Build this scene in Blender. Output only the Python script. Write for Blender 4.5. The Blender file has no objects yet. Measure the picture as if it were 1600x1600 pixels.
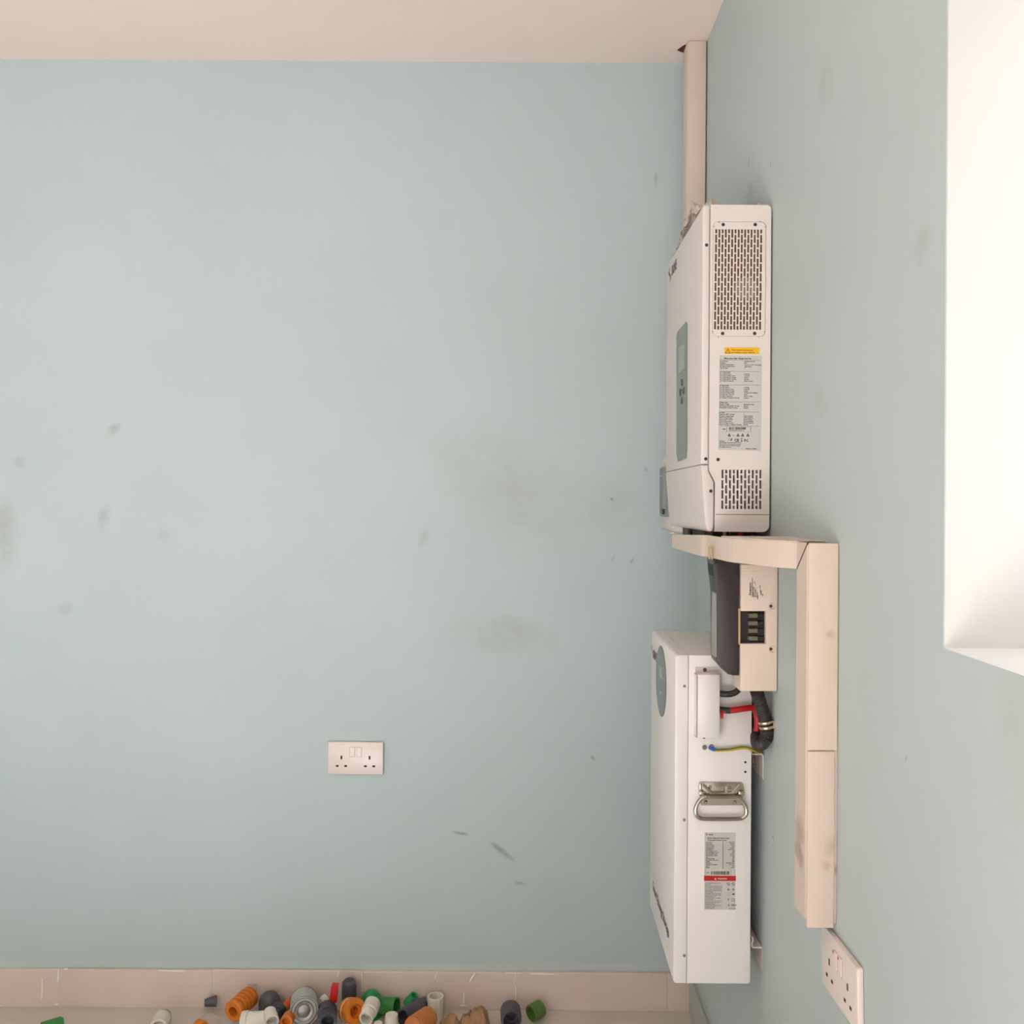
import bpy, bmesh, math, random
from mathutils import Vector, Matrix, noise
from mathutils.geometry import delaunay_2d_cdt

random.seed(7)
scene = bpy.context.scene
COL = scene.collection

# ------------------------------------------------------------------ camera
F = 1420.0            # focal length in pixels of the 1600 px frame
VX, VY = 822.0, 785.0  # where the viewing direction meets the frame
ROLL = 0.0065
EYE = 1.335           # camera height above the floor
cam_d = bpy.data.cameras.new('camera')
cam = bpy.data.objects.new('camera', cam_d)
COL.objects.link(cam)
cam_d.sensor_width = 36.0
cam_d.lens = F / 1600 * 36
cam_d.shift_x = (800 - VX) / 1600
cam_d.shift_y = (VY - 800) / 1600
cam_d.clip_start = 0.02
cam.location = (0, 0, EYE)
cam.rotation_euler = (math.pi / 2, -ROLL, 0)
scene.camera = cam

YREAR = -3.0   # wall with the added doorway behind the camera

# ------------------------------------------------------------------ world and daylight
world = bpy.data.worlds.new('sky')
scene.world = world
world.use_nodes = True
bg = world.node_tree.nodes['Background']
bg.inputs['Color'].default_value = (0.95, 0.98, 1.0, 1)
bg.inputs['Strength'].default_value = 0.2


def area(name, loc, rot, sx, sy, power, color):
    d = bpy.data.lights.new(name, 'AREA')
    d.shape = 'RECTANGLE'
    d.size, d.size_y = sx, sy
    d.energy = power
    d.color = color
    o = bpy.data.objects.new(name, d)
    COL.objects.link(o)
    o.location = loc
    o.rotation_euler = rot
    return o


# fill lamp in the added, unseen rear doorway; daylight for the side window
area('rear_fill', (-0.95, YREAR - 0.06, 1.25), (math.pi / 2, 0, 0), 1.9, 1.95, 0.8, (0.97, 0.98, 1.0))
area('window_daylight', (0.98, 0.28, 2.95), (0, math.radians(18), 0), 0.55, 1.4, 3.3, (0.93, 0.97, 1.0))
# sun falling through the added doorway onto the floor behind the camera
sun_d = bpy.data.lights.new('sun', 'SUN')
sun_d.energy = 10.0
sun_d.angle = 0.01
sun_d.color = (0.86, 0.89, 1.0)
sun = bpy.data.objects.new('sun', sun_d)
COL.objects.link(sun)
sun.rotation_euler = (math.radians(57), 0, math.radians(4))

scene.view_settings.view_transform = 'Standard'
scene.view_settings.look = 'None'
scene.view_settings.gamma = 1.0
scene.view_settings.use_curve_mapping = False
scene.view_settings.exposure = 2.37

# ------------------------------------------------------------------ room measures (metres)
XR = 0.448     # side wall with the equipment
XL = -2.35
YB = 2.40      # wall facing the camera
ZC = 2.497     # ceiling
TW = 0.22      # wall thickness


def unroll(px, py):
    dx, dy = px - VX, py - VY
    return dx + ROLL * dy, dy - ROLL * dx


def P(px, py, Y):
    """point at depth Y that is seen at a photograph position"""
    dx, dy = unroll(px, py)
    return Vector((dx * Y / F, Y, EYE - dy * Y / F))


def depth_on(px, py, X):
    dx, _ = unroll(px, py)
    return X * F / dx


def rest(px, py, r):
    """point at height r above the floor"""
    dx, dy = unroll(px, py)
    Y = (EYE - r) * F / dy
    return Vector((dx * Y / F, Y, r))


# ------------------------------------------------------------------ materials
def lin(c):
    return tuple(((v / 255 / 12.92) if v / 255 <= 0.04045 else ((v / 255 + 0.055) / 1.055) ** 2.4) for v in c)


MATS = {}


def mat(name, rgb, rough=0.5, metal=0.0, vary=0.0, scale=8.0, bump=0.0, bscale=60.0, spec=0.5, alpha=1.0):
    if name in MATS:
        return MATS[name]
    m = bpy.data.materials.new(name)
    MATS[name] = m
    m.use_nodes = True
    nt = m.node_tree
    b = nt.nodes['Principled BSDF']
    c = lin(rgb)
    b.inputs['Base Color'].default_value = (*c, 1)
    b.inputs['Roughness'].default_value = rough
    b.inputs['Metallic'].default_value = metal
    b.inputs['Specular IOR Level'].default_value = spec
    b.inputs['Alpha'].default_value = alpha
    geo = nt.nodes.new('ShaderNodeNewGeometry')
    if vary > 0:
        n = nt.nodes.new('ShaderNodeTexNoise')
        n.inputs['Scale'].default_value = scale
        n.inputs['Detail'].default_value = 5
        nt.links.new(geo.outputs['Position'], n.inputs['Vector'])
        r = nt.nodes.new('ShaderNodeValToRGB')
        r.color_ramp.elements[0].position = 0.3
        r.color_ramp.elements[1].position = 0.7
        r.color_ramp.elements[0].color = (*[v * (1 - vary) for v in c], 1)
        r.color_ramp.elements[1].color = (*[min(1, v * (1 + vary)) for v in c], 1)
        nt.links.new(n.outputs['Fac'], r.inputs['Fac'])
        nt.links.new(r.outputs['Color'], b.inputs['Base Color'])
    if bump > 0:
        n2 = nt.nodes.new('ShaderNodeTexNoise')
        n2.inputs['Scale'].default_value = bscale
        n2.inputs['Detail'].default_value = 4
        nt.links.new(geo.outputs['Position'], n2.inputs['Vector'])
        bp = nt.nodes.new('ShaderNodeBump')
        bp.inputs['Strength'].default_value = bump
        bp.inputs['Distance'].default_value = 0.002
        nt.links.new(n2.outputs['Fac'], bp.inputs['Height'])
        nt.links.new(bp.outputs['Normal'], b.inputs['Normal'])
    return m


def wall_paint(name, rgb, stains, strips=()):
    """painted plaster; stains = (centre, (ru, rw), angle, axis pair, rgb, strength)"""
    m = bpy.data.materials.new(name)
    MATS[name] = m
    m.use_nodes = True
    nt = m.node_tree
    L = nt.links.new
    b = nt.nodes['Principled BSDF']
    b.inputs['Roughness'].default_value = 0.55
    b.inputs['Specular IOR Level'].default_value = 0.35
    geo = nt.nodes.new('ShaderNodeNewGeometry')
    pos = geo.outputs['Position']
    c = lin(rgb)
    n = nt.nodes.new('ShaderNodeTexNoise')
    n.inputs['Scale'].default_value = 2.2
    n.inputs['Detail'].default_value = 6
    n.inputs['Roughness'].default_value = 0.6
    L(pos, n.inputs['Vector'])
    r = nt.nodes.new('ShaderNodeValToRGB')
    r.color_ramp.elements[0].position = 0.3
    r.color_ramp.elements[1].position = 0.7
    r.color_ramp.elements[0].color = (c[0] * 0.97, c[1] * 0.975, c[2] * 0.965, 1)
    r.color_ramp.elements[1].color = (min(1, c[0] * 1.03), min(1, c[1] * 1.025), min(1, c[2] * 1.03), 1)
    L(n.outputs['Fac'], r.inputs['Fac'])
    col = r.outputs['Color']
    # ragged noise shared by the stains
    nn = nt.nodes.new('ShaderNodeTexNoise')
    nn.inputs['Scale'].default_value = 16
    nn.inputs['Detail'].default_value = 6
    nn.inputs['Roughness'].default_value = 0.65
    L(pos, nn.inputs['Vector'])
    warp = nt.nodes.new('ShaderNodeVectorMath')
    warp.operation = 'MULTIPLY_ADD'
    sub = nt.nodes.new('ShaderNodeVectorMath')
    sub.operation = 'SUBTRACT'
    sub.inputs[1].default_value = (0.5, 0.5, 0.5)
    L(nn.outputs['Color'], sub.inputs[0])
    L(sub.outputs[0], warp.inputs[0])
    warp.inputs[1].default_value = (0.05, 0.05, 0.05)
    L(pos, warp.inputs[2])
    mr2 = nt.nodes.new('ShaderNodeMapRange')
    mr2.inputs['From Min'].default_value = 0.35
    mr2.inputs['From Max'].default_value = 0.62
    mr2.inputs['To Min'].default_value = 0.25
    L(nn.outputs['Fac'], mr2.inputs['Value'])
    for (cen, rad, ang, axis, srgb, k) in stains:
        mp = nt.nodes.new('ShaderNodeMapping')
        mp.vector_type = 'TEXTURE'
        mp.inputs['Location'].default_value = cen
        if axis == 'back':      # stain spans X and Z
            mp.inputs['Rotation'].default_value = (0, ang, 0)
            mp.inputs['Scale'].default_value = (rad[0], 1.0, rad[1])
        else:                   # spans Y and Z
            mp.inputs['Rotation'].default_value = (ang, 0, 0)
            mp.inputs['Scale'].default_value = (1.0, rad[0], rad[1])
        L(warp.outputs[0] if min(rad) > 0.02 else pos, mp.inputs['Vector'])
        ln = nt.nodes.new('ShaderNodeVectorMath')
        ln.operation = 'LENGTH'
        L(mp.outputs['Vector'], ln.inputs[0])
        mr = nt.nodes.new('ShaderNodeMapRange')
        mr.interpolation_type = 'SMOOTHSTEP'
        mr.inputs['From Min'].default_value = 1.0
        mr.inputs['From Max'].default_value = 0.15
        mr.inputs['To Max'].default_value = k * (0.55 if min(rad) > 0.015 and 'blue' in name else 0.9)
        L(ln.outputs['Value'], mr.inputs['Value'])
        mul = nt.nodes.new('ShaderNodeMath')
        mul.operation = 'MULTIPLY'
        L(mr.outputs['Result'], mul.inputs[0])
        L(mr2.outputs['Result'], mul.inputs[1])
        mx = nt.nodes.new('ShaderNodeMix')
        mx.data_type = 'RGBA'
        L(mul.outputs[0], mx.inputs['Factor'])
        L(col, mx.inputs['A'])
        mx.inputs['B'].default_value = (*lin(srgb), 1)
        col = mx.outputs['Result']
    for (z0, z1, srgb, k) in strips:   # overpainted band along an edge
        sep = nt.nodes.new('ShaderNodeSeparateXYZ')
        wp = nt.nodes.new('ShaderNodeVectorMath')
        wp.operation = 'MULTIPLY_ADD'
        L(sub.outputs[0], wp.inputs[0])
        wp.inputs[1].default_value = (0, 0, 0.016)
        L(pos, wp.inputs[2])
        L(wp.outputs[0], sep.inputs[0])
        a = nt.nodes.new('ShaderNodeMapRange')
        a.inputs['From Min'].default_value = z0
        a.inputs['From Max'].default_value = z1
        a.inputs['To Min'].default_value = k
        a.inputs['To Max'].default_value = 0.0
        a.interpolation_type = 'SMOOTHSTEP'
        L(sep.outputs['Z'], a.inputs['Value'])
        mx = nt.nodes.new('ShaderNodeMix')
        mx.data_type = 'RGBA'
        L(a.outputs['Result'], mx.inputs['Factor'])
        L(col, mx.inputs['A'])
        mx.inputs['B'].default_value = (*lin(srgb), 1)
        col = mx.outputs['Result']
    L(col, b.inputs['Base Color'])
    n2 = nt.nodes.new('ShaderNodeTexNoise')
    n2.inputs['Scale'].default_value = 70
    n2.inputs['Detail'].default_value = 4
    L(pos, n2.inputs['Vector'])
    bp = nt.nodes.new('ShaderNodeBump')
    bp.inputs['Strength'].default_value = 0.08
    bp.inputs['Distance'].default_value = 0.002
    L(n2.outputs['Fac'], bp.inputs['Height'])
    L(bp.outputs['Normal'], b.inputs['Normal'])
    return m


# ------------------------------------------------------------------ mesh helpers
class MB:
    """collects geometry, then links it as ONE mesh object"""

    def __init__(self):
        self.v, self.f, self.sm = [], [], []

    def add(self, verts, faces, smooth=False):
        o = len(self.v)
        self.v += [tuple(p) for p in verts]
        self.f += [tuple(i + o for i in f) for f in faces]
        self.sm += [smooth] * len(faces)
        return self

    def box(self, a, b, bev=0.0, seg=2):
        x0, x1 = sorted((a[0], b[0])); y0, y1 = sorted((a[1], b[1])); z0, z1 = sorted((a[2], b[2]))
        if bev <= 0:
            vs = [(x, y, z) for x in (x0, x1) for y in (y0, y1) for z in (z0, z1)]
            fs = [(0, 1, 3, 2), (4, 6, 7, 5), (0, 4, 5, 1), (2, 3, 7, 6), (0, 2, 6, 4), (1, 5, 7, 3)]
            return self.add(vs, fs)
        bm = bmesh.new()
        bmesh.ops.create_cube(bm, size=1)
        for v in bm.verts:
            v.co = Vector(((x0 + x1) / 2 + v.co.x * (x1 - x0), (y0 + y1) / 2 + v.co.y * (y1 - y0), (z0 + z1) / 2 + v.co.z * (z1 - z0)))
        bmesh.ops.bevel(bm, geom=bm.edges[:], offset=bev, segments=seg, affect='EDGES', profile=0.5)
        return self.bm(bm, True)

    def bm(self, bm, smooth=False):
        bm.verts.index_update()
        self.add([v.co[:] for v in bm.verts], [[v.index for v in f.verts] for f in bm.faces], smooth)
        bm.free()
        return self

    def prism(self, poly, y0, y1, bev=0.0, seg=2, place=None):
        """polygon of (x, z) extruded from y0 to y1, all its edges rounded by bev"""
        bm = bmesh.new()
        vs = [bm.verts.new((p[0], y0, p[1])) for p in poly]
        f = bm.faces.new(vs)
        ret = bmesh.ops.extrude_face_region(bm, geom=[f])
        for g in ret['geom']:
            if isinstance(g, bmesh.types.BMVert):
                g.co.y = y1
        bmesh.ops.recalc_face_normals(bm, faces=bm.faces[:])
        if bev > 0:
            ed = [e for e in bm.edges if abs(e.verts[0].co.y - e.verts[1].co.y) < 1e-7]
            bmesh.ops.bevel(bm, geom=ed, offset=bev, segments=seg, affect='EDGES', profile=0.5)
        if place:
            for v in bm.verts:
                v.co = place(v.co)
        return self.bm(bm, bev > 0)

    def tube(self, pts, r, seg=10, caps=True):
        pts = [Vector(p) for p in pts]
        n = len(pts)
        rf = r if callable(r) else (lambda t: r)
        up = Vector((0, 0, 1))
        t0 = (pts[1] - pts[0]).normalized()
        if abs(t0.dot(up)) > 0.9:
            up = Vector((0, 1, 0))
        a = t0.cross(up).normalized()
        vs, fs = [], []
        for i, p in enumerate(pts):
            t = (pts[min(i + 1, n - 1)] - pts[max(i - 1, 0)]).normalized()
            a = (a - t * a.dot(t)).normalized()
            b = t.cross(a)
            R = rf(i / (n - 1))
            for k in range(seg):
                w = 2 * math.pi * k / seg
                vs.append(p + a * (R * math.cos(w)) + b * (R * math.sin(w)))
        for i in range(n - 1):
            for k in range(seg):
                fs.append((i * seg + k, i * seg + (k + 1) % seg, (i + 1) * seg + (k + 1) % seg, (i + 1) * seg + k))
        self.add(vs, fs, True)
        if caps:
            self.add([vs[k] for k in range(seg)], [tuple(reversed(range(seg)))])
            self.add([vs[(n - 1) * seg + k] for k in range(seg)], [tuple(range(seg))])
        return self

    def lathe(self, A, B, prof, seg=24, flat=False):
        """profile of (t, r) spun about A-B; t in 0..1 along the axis, r in metres"""
        A, B = Vector(A), Vector(B)
        t = (B - A).normalized()
        up = Vector((0, 0, 1)) if abs(t.z) < 0.9 else Vector((0, 1, 0))
        a = t.cross(up).normalized()
        b = t.cross(a)
        vs, fs = [], []
        for (s, r) in prof:
            c = A.lerp(B, s)
            for k in range(seg):
                w = 2 * math.pi * (k + 0.5) / seg
                vs.append(c + a * (max(r, 1e-5) * math.cos(w)) + b * (max(r, 1e-5) * math.sin(w)))
        for i in range(len(prof) - 1):
            for k in range(seg):
                fs.append((i * seg + k, (i + 1) * seg + k, (i + 1) * seg + (k + 1) % seg, i * seg + (k + 1) % seg))
        # sharp profile corners keep their own vertices through the edge angle limit
        return self.add(vs, fs, not flat)

    def build(self, name, m, parent=None, angle=35):
        me = bpy.data.meshes.new(name)
        me.from_pydata(self.v, [], self.f)
        me.polygons.foreach_set('use_smooth', self.sm)
        bmx = bmesh.new()
        bmx.from_mesh(me)
        bmesh.ops.remove_doubles(bmx, verts=bmx.verts[:], dist=1e-6)
        bmesh.ops.recalc_face_normals(bmx, faces=bmx.faces[:])
        lim = math.radians(angle)
        for e in bmx.edges:
            if len(e.link_faces) == 2 and e.calc_face_angle(0) > lim:
                e.smooth = False
        bmx.to_mesh(me)
        bmx.free()
        me.materials.append(m)
        o = bpy.data.objects.new(name, me)
        COL.objects.link(o)
        if parent is not None:
            o.parent = parent
            o.matrix_parent_inverse = Matrix.Translation(-parent_world(parent))
        return o


def parent_world(o):
    p = Vector(o.location)
    while o.parent is not None:
        # children carry an inverse of their parent, so their own location is already in world space
        p = Vector(o.location)
        break
    return p


def thing(name, label, cat, loc, group=None):
    o = bpy.data.objects.new(name, None)
    COL.objects.link(o)
    o.location = loc
    o.empty_display_size = 0.03
    return tag(o, label, cat, group)


def tag(o, label, cat, group=None):
    o['label'] = label
    o['category'] = cat
    if group:
        o['group'] = group
    return o


def struct(o, label=None):
    o['kind'] = 'structure'
    if label:
        o['label'] = label
    return o


def smooth_path(pts, n=8):
    pts = [Vector(p) for p in pts]
    q = [pts[0] * 2 - pts[1]] + pts + [pts[-1] * 2 - pts[-2]]
    out = []
    for i in range(1, len(q) - 2):
        for k in range(n):
            t = k / n
            p0, p1, p2, p3 = q[i - 1], q[i], q[i + 1], q[i + 2]
            out.append(0.5 * ((2 * p1) + (p2 - p0) * t + (2 * p0 - 5 * p1 + 4 * p2 - p3) * t * t + (3 * p1 - p0 - 3 * p2 + p3) * t ** 3))
    out.append(pts[-1])
    return out


def rrect(x0, z0, x1, z1, r, n=4, corners=(1, 1, 1, 1)):
    """rounded rectangle outline, counter-clockwise in (x, z); corners: bl, br, tr, tl"""
    out = []
    for (cx, cz, a0, on, px, pz) in ((x0 + r, z0 + r, math.pi, corners[0], x0, z0), (x1 - r, z0 + r, 1.5 * math.pi, corners[1], x1, z0),
                                     (x1 - r, z1 - r, 0, corners[2], x1, z1), (x0 + r, z1 - r, 0.5 * math.pi, corners[3], x0, z1)):
        if not on:
            out.append((px, pz))
            continue
        for k in range(n + 1):
            a = a0 + 0.5 * math.pi * k / n
            out.append((cx + r * math.cos(a), cz + r * math.sin(a)))
    return out


def inside(pt, poly):
    x, y = pt
    c = False
    j = len(poly) - 1
    for i in range(len(poly)):
        xi, yi = poly[i]; xj, yj = poly[j]
        if (yi > y) != (yj > y) and x < (xj - xi) * (y - yi) / (yj - yi) + xi:
            c = not c
        j = i
    return c


def plate(mb, outline, holes, fmap, depth):
    """flat plate with real holes; fmap(a, b, d) places it, d = depth below the face"""
    vs, es = [], []
    for loop in [outline] + holes:
        o = len(vs)
        vs += [Vector(p) for p in loop]
        es += [(o + i, o + (i + 1) % len(loop)) for i in range(len(loop))]
    rv, re, rf, *_ = delaunay_2d_cdt(vs, es, [], 0, 1e-7)
    keep = []
    boxes = [(min(p[0] for p in h), max(p[0] for p in h), min(p[1] for p in h), max(p[1] for p in h), h) for h in holes]
    for f in rf:
        c = sum((rv[i] for i in f), Vector((0, 0))) / len(f)
        if not inside(c, outline):
            continue
        if any(b[0] < c.x < b[1] and b[2] < c.y < b[3] and inside(c, b[4]) for b in boxes):
            continue
        keep.append(tuple(f))
    mb.add([fmap(p.x, p.y, 0.0) for p in rv], keep)
    for loop in [outline] + holes:
        n = len(loop)
        mb.add([fmap(p[0], p[1], 0.0) for p in loop] + [fmap(p[0], p[1], depth) for p in loop],
               [(i, (i + 1) % n, n + (i + 1) % n, n + i) for i in range(n)])
    return mb


def text2d(items):
    """(string, a, b, height, align, bold) -> verts and faces in a plane, one mesh"""
    V, Fc = [], []
    for it in items:
        s, a, b, h = it[:4]
        al = it[4] if len(it) > 4 else 'LEFT'
        rot = it[5] if len(it) > 5 else 0.0
        cu = bpy.data.curves.new('lettering', 'FONT')
        cu.body = s
        cu.size = h * 1.35
        cu.align_x = al
        cu.resolution_u = 1
        cu.offset = h * 0.05
        o = bpy.data.objects.new('lettering', cu)
        me = o.to_mesh()
        k = len(V)
        ca, sa = math.cos(rot), math.sin(rot)
        V += [(a + v.co.x * ca - v.co.y * sa, b + v.co.x * sa + v.co.y * ca) for v in me.vertices]
        Fc += [tuple(i + k for i in p.vertices) for p in me.polygons]
        o.to_mesh_clear()
        bpy.data.objects.remove(o)
        bpy.data.curves.remove(cu)
    return V, Fc


def print_part(name, items, m, parent, fmap, rects=(), tris=()):
    """flat print on a surface: lettering plus rectangles (a0, b0, a1, b1) and triangles"""
    mb = MB()
    V, Fc = text2d(items)
    mb.add([fmap(a, b) for a, b in V], Fc)
    for (a0, b0, a1, b1) in rects:
        mb.add([fmap(a0, b0), fmap(a1, b0), fmap(a1, b1), fmap(a0, b1)], [(0, 1, 2, 3)])
    for poly in tris:
        mb.add([fmap(*p) for p in poly], [tuple(range(len(poly)))])
    me = bpy.data.meshes.new(name)
    me.from_pydata(mb.v, [], mb.f)
    me.materials.append(m)
    o = bpy.data.objects.new(name, me)
    COL.objects.link(o)
    o.parent = parent
    o.matrix_parent_inverse = Matrix.Translation(-parent_world(parent))
    return o


def disc_screw(name, c, r, axis, h, m, parent, seg=14):
    mb = MB()
    c = Vector(c)
    ax = Vector(axis)
    mb.lathe(c, c + ax * h, [(0, r), (0.55, r), (1, r * 0.7), (1, r * 0.25), (0.6, r * 0.2), (0.6, 0)], seg)
    return mb.build(name, m, parent)


# ------------------------------------------------------------------ the setting
def bw(px, py):
    p = P(px, py, YB)
    return (p.x, YB, p.z)


def rw(px, py):
    Y = depth_on(px, py, XR)
    p = P(px, py, Y)
    return (XR, Y, p.z)


DIRT = (128, 124, 108)
GREY = (118, 128, 126)
back_stains = [
    (bw(770, 740), (0.24, 0.15), 0.2, 'back', (160, 158, 140), 0.30),
    (bw(840, 800), (0.26, 0.17), 0.0, 'back', (158, 160, 146), 0.28),
    (bw(785, 992), (0.19, 0.07), 0.1, 'back', (150, 142, 122), 0.45),
    (bw(965, 790), (0.10, 0.12), 0.0, 'back', (150, 152, 140), 0.3),
    (bw(8, 830), (0.05, 0.14), 0.0, 'back', (150, 138, 120), 0.6),
    (bw(178, 670), (0.028, 0.018), -0.6, 'back', DIRT, 0.6),
    (bw(163, 812), (0.021, 0.045), 0.2, 'back', GREY, 0.45),
    (bw(100, 950), (0.035, 0.022), 0.0, 'back', DIRT, 0.5),
    (bw(30, 720), (0.026, 0.021), 0.0, 'back', GREY, 0.5),
    (bw(255, 835), (0.03, 0.022), 0.5, 'back', GREY, 0.35),
    (bw(660, 842), (0.022, 0.032), 0.5, 'back', DIRT, 0.5),
    (bw(720, 1302), (0.03, 0.0065), 0.15, 'back', (96, 110, 108), 0.75),
    (bw(786, 1331), (0.056, 0.011), 0.66, 'back', (100, 112, 104), 0.75),
    (bw(812, 1380), (0.018, 0.006), 0.1, 'back', (100, 118, 116), 0.7),
    (bw(926, 1184), (0.012, 0.006), 0.6, 'back', (90, 104, 104), 0.7),
    (bw(1025, 280), (0.006, 0.03), 0.0, 'back', (110, 120, 116), 0.5),
    (bw(958, 872), (0.004, 0.016), 0.35, 'back', (110, 120, 116), 0.8),
    (bw(988, 876), (0.004, 0.014), 0.5, 'back', (110, 120, 116), 0.8),
    (bw(1009, 734), (0.004, 0.009), -0.5, 'back', (90, 100, 96), 0.8),
    (bw(956, 780), (0.006, 0.006), 0, 'back', (90, 100, 96), 0.7),
]
M_BACK = wall_paint('blue_wall_paint_worn', (190, 204, 206), back_stains,
                    strips=[(0.104, 0.126, (206, 218, 212), 0.5)])
right_stains = [
    (rw(1172, 305), (0.05, 0.03), 0.0, 'right', (120, 122, 114), 0.5),
    (rw(1170, 252), (0.006, 0.012), 0.2, 'right', (90, 100, 98), 0.8),
    (rw(1204, 258), (0.004, 0.009), 0.5, 'right', (90, 100, 98), 0.8),
    (rw(1290, 130), (0.05, 0.06), 0, 'right', (160, 150, 140), 0.4),
    (rw(1440, 385), (0.035, 0.03), 0, 'right', (150, 140, 128), 0.35),
    (rw(1280, 625), (0.06, 0.03), 0.5, 'right', (150, 146, 136), 0.4),
    (rw(1208, 1308), (0.007, 0.004), 0.3, 'right', (80, 84, 84), 0.85),
    (rw(1208, 1322), (0.003, 0.005), 0.0, 'right', (80, 84, 84), 0.8),
    (rw(1416, 1185), (0.003, 0.008), 0.4, 'right', (100, 110, 110), 0.8),
    (rw(1590, 1120), (0.05, 0.12), 0.0, 'right', (176, 166, 152), 0.4),
]
M_RIGHT = wall_paint('blue_wall_paint', (192, 203, 203), right_stains)
M_CEIL = mat('ceiling_paint', (250, 232, 222), 0.8, vary=0.015, scale=3, bump=0.05, bscale=40)
M_REVEAL = mat('window_reveal_paint', (218, 216, 210), 0.6, vary=0.012, scale=6)
M_TILE = mat('beige_skirting_tile', (226, 208, 196), 0.35, vary=0.05, scale=5)
M_FLOOR = mat('beige_floor_tile', (212, 202, 188), 0.3, vary=0.04, scale=4)
M_GROUT = mat('skirting_joint_grout', (232, 222, 210), 0.9)
M_PLAIN = mat('room_wall_paint', (206, 214, 210), 0.7, vary=0.02, scale=2)

# wall facing the camera
wb = MB().box((XL - TW, YB, -0.05), (XR + TW, YB + TW, ZC + 0.1)).build('wall_back', M_BACK)
struct(wb, 'pale blue painted wall with scuffs, facing the viewer')

# side wall with the window opening
WY0, WY1, WZ0, WZ1 = -0.42, 0.974, 1.182, 2.16
mb = MB()
plate(mb, [(YREAR - TW, -0.05), (YB, -0.05), (YB, ZC + 0.1), (YREAR - TW, ZC + 0.1)],
      [[(WY0, WZ0), (WY1, WZ0), (WY1, WZ1), (WY0, WZ1)]], lambda a, b, d: (XR + d, a, b), 0.0006)
mb.box((XR + TW, YREAR - TW, -0.05), (XR + TW + 0.002, YB, WZ0)).box((XR + TW, YREAR - TW, WZ1), (XR + TW + 0.002, YB, ZC + 0.1))
mb.box((XR + TW, YREAR - TW, WZ0), (XR + TW + 0.002, WY0, WZ1)).box((XR + TW, WY1, WZ0), (XR + TW + 0.002, YB, WZ1))
wr = struct(mb.build('wall_right', M_RIGHT), 'pale blue painted side wall carrying the solar equipment')
# the white plastered reveal of the opening, and its frame
w1 = thing('window_1', 'deep white plastered window opening in the blue wall', 'window', (XR + 0.1, WY1, WZ0))
del w1['category']
struct(w1)
e = -0.0004
MB().box((XR - e, WY1, WZ0 - 0.012), (XR + TW, WY1 + 0.012, WZ1 + 0.012), 0.0012, 1).build('jamb', M_REVEAL, w1)
MB().box((XR - e, WY0 - 0.012, WZ0 - 0.012), (XR + TW, WY0, WZ1 + 0.012), 0.0012, 1).build('jamb', M_REVEAL, w1)
MB().box((XR - e, WY0, WZ1), (XR + TW, WY1, WZ1 + 0.012), 0.0012, 1).build('head', M_REVEAL, w1)
# sill: slightly uneven inner edge
mb = MB()
n = 30
top, bot = [], []
for i in range(n + 1):
    y = WY0 + (WY1 - WY0) * i / n
    d = 0.0
    top.append((XR - e + d, y))
for zz in (WZ0, WZ0 - 0.014):
    o = len(mb.v)
    mb.v += [(x, y, zz) for x, y in top] + [(XR + TW, y, zz) for x, y in top]
    mb.f += [(o + i, o + i + 1, o + n + 1 + i + 1, o + n + 1 + i) for i in range(n)]
    mb.sm += [False] * n
mb.f += [(i, i + 1, 2 * (n + 1) + i + 1, 2 * (n + 1) + i) for i in range(n)]
mb.sm += [False] * n
mb.build('sill', M_REVEAL, w1)
M_ALU = mat('window_frame_aluminium', (190, 190, 188), 0.35, 0.7)
for (a, b2) in (((WY0, WZ0), (WY0 + 0.05, WZ1)), ((WY1 - 0.025, WZ0), (WY1, WZ1)), ((0.25, WZ0), (0.30, WZ1)),
                ((WY0 + 0.05, WZ0), (WY1 - 0.05, WZ0 + 0.05)), ((WY0 + 0.05, WZ1 - 0.05), (WY1 - 0.05, WZ1))):
    MB().box((XR + 0.17, a[0], a[1]), (XR + 0.21, b2[0], b2[1]), 0.003, 1).build('frame_bar', M_ALU, w1)

# the remaining walls of the room
struct(MB().box((XL - TW, YREAR - TW, -0.05), (XL, YB, ZC + 0.1)).build('wall_left', M_PLAIN), 'pale plain wall closing the room')
DX0, DX1, DZ1 = -1.95, 0.05, 2.25  # unseen doorway, added so that sunlight reaches the floor
mb = MB().box((XL, YREAR - TW, -0.05), (DX0, YREAR, ZC + 0.1)).box((DX1, YREAR - TW, -0.05), (XR, YREAR, ZC + 0.1)).box((DX0, YREAR - TW, DZ1), (DX1, YREAR, ZC + 0.1))
struct(mb.build('wall_rear', M_PLAIN), 'pale plain wall with an added, unseen wide doorway behind the viewer')

# ceiling with the small broken hole beside the trunking
hp = [(1057.5, 78.5), (1062, 75), (1067, 71.5), (1074, 68), (1079, 69), (1079, 86), (1073, 85), (1069, 82.5), (1064, 81.5)]
hole = []
for px, py in hp:
    dx, dy = unroll(px, py)
    Y = (ZC - EYE) * F / -dy
    hole.append((dx * Y / F, Y))
mb = MB()
plate(mb, [(XL - TW, YREAR - TW), (XR + TW, YREAR - TW), (XR + TW, YB + TW), (XL - TW, YB + TW)], [hole], lambda a, b, d: (a, b, ZC + d), 0.0)
mb.box((XL - TW, YREAR - TW, ZC + 0.1), (XR + TW, YB + TW, ZC + 0.12))
ceil = struct(mb.build('ceiling', M_CEIL), 'warm white plastered ceiling')
hc = (sum(p[0] for p in hole) / len(hole), sum(p[1] for p in hole) / len(hole))
mb = MB()
nh = len(hole)
mb.v = [(x, y, ZC) for x, y in hole] + [(hc[0] + (x - hc[0]) * 0.55, hc[1] + (y - hc[1]) * 0.55, ZC + 0.03 + 0.008 * random.random()) for x, y in hole]
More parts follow.
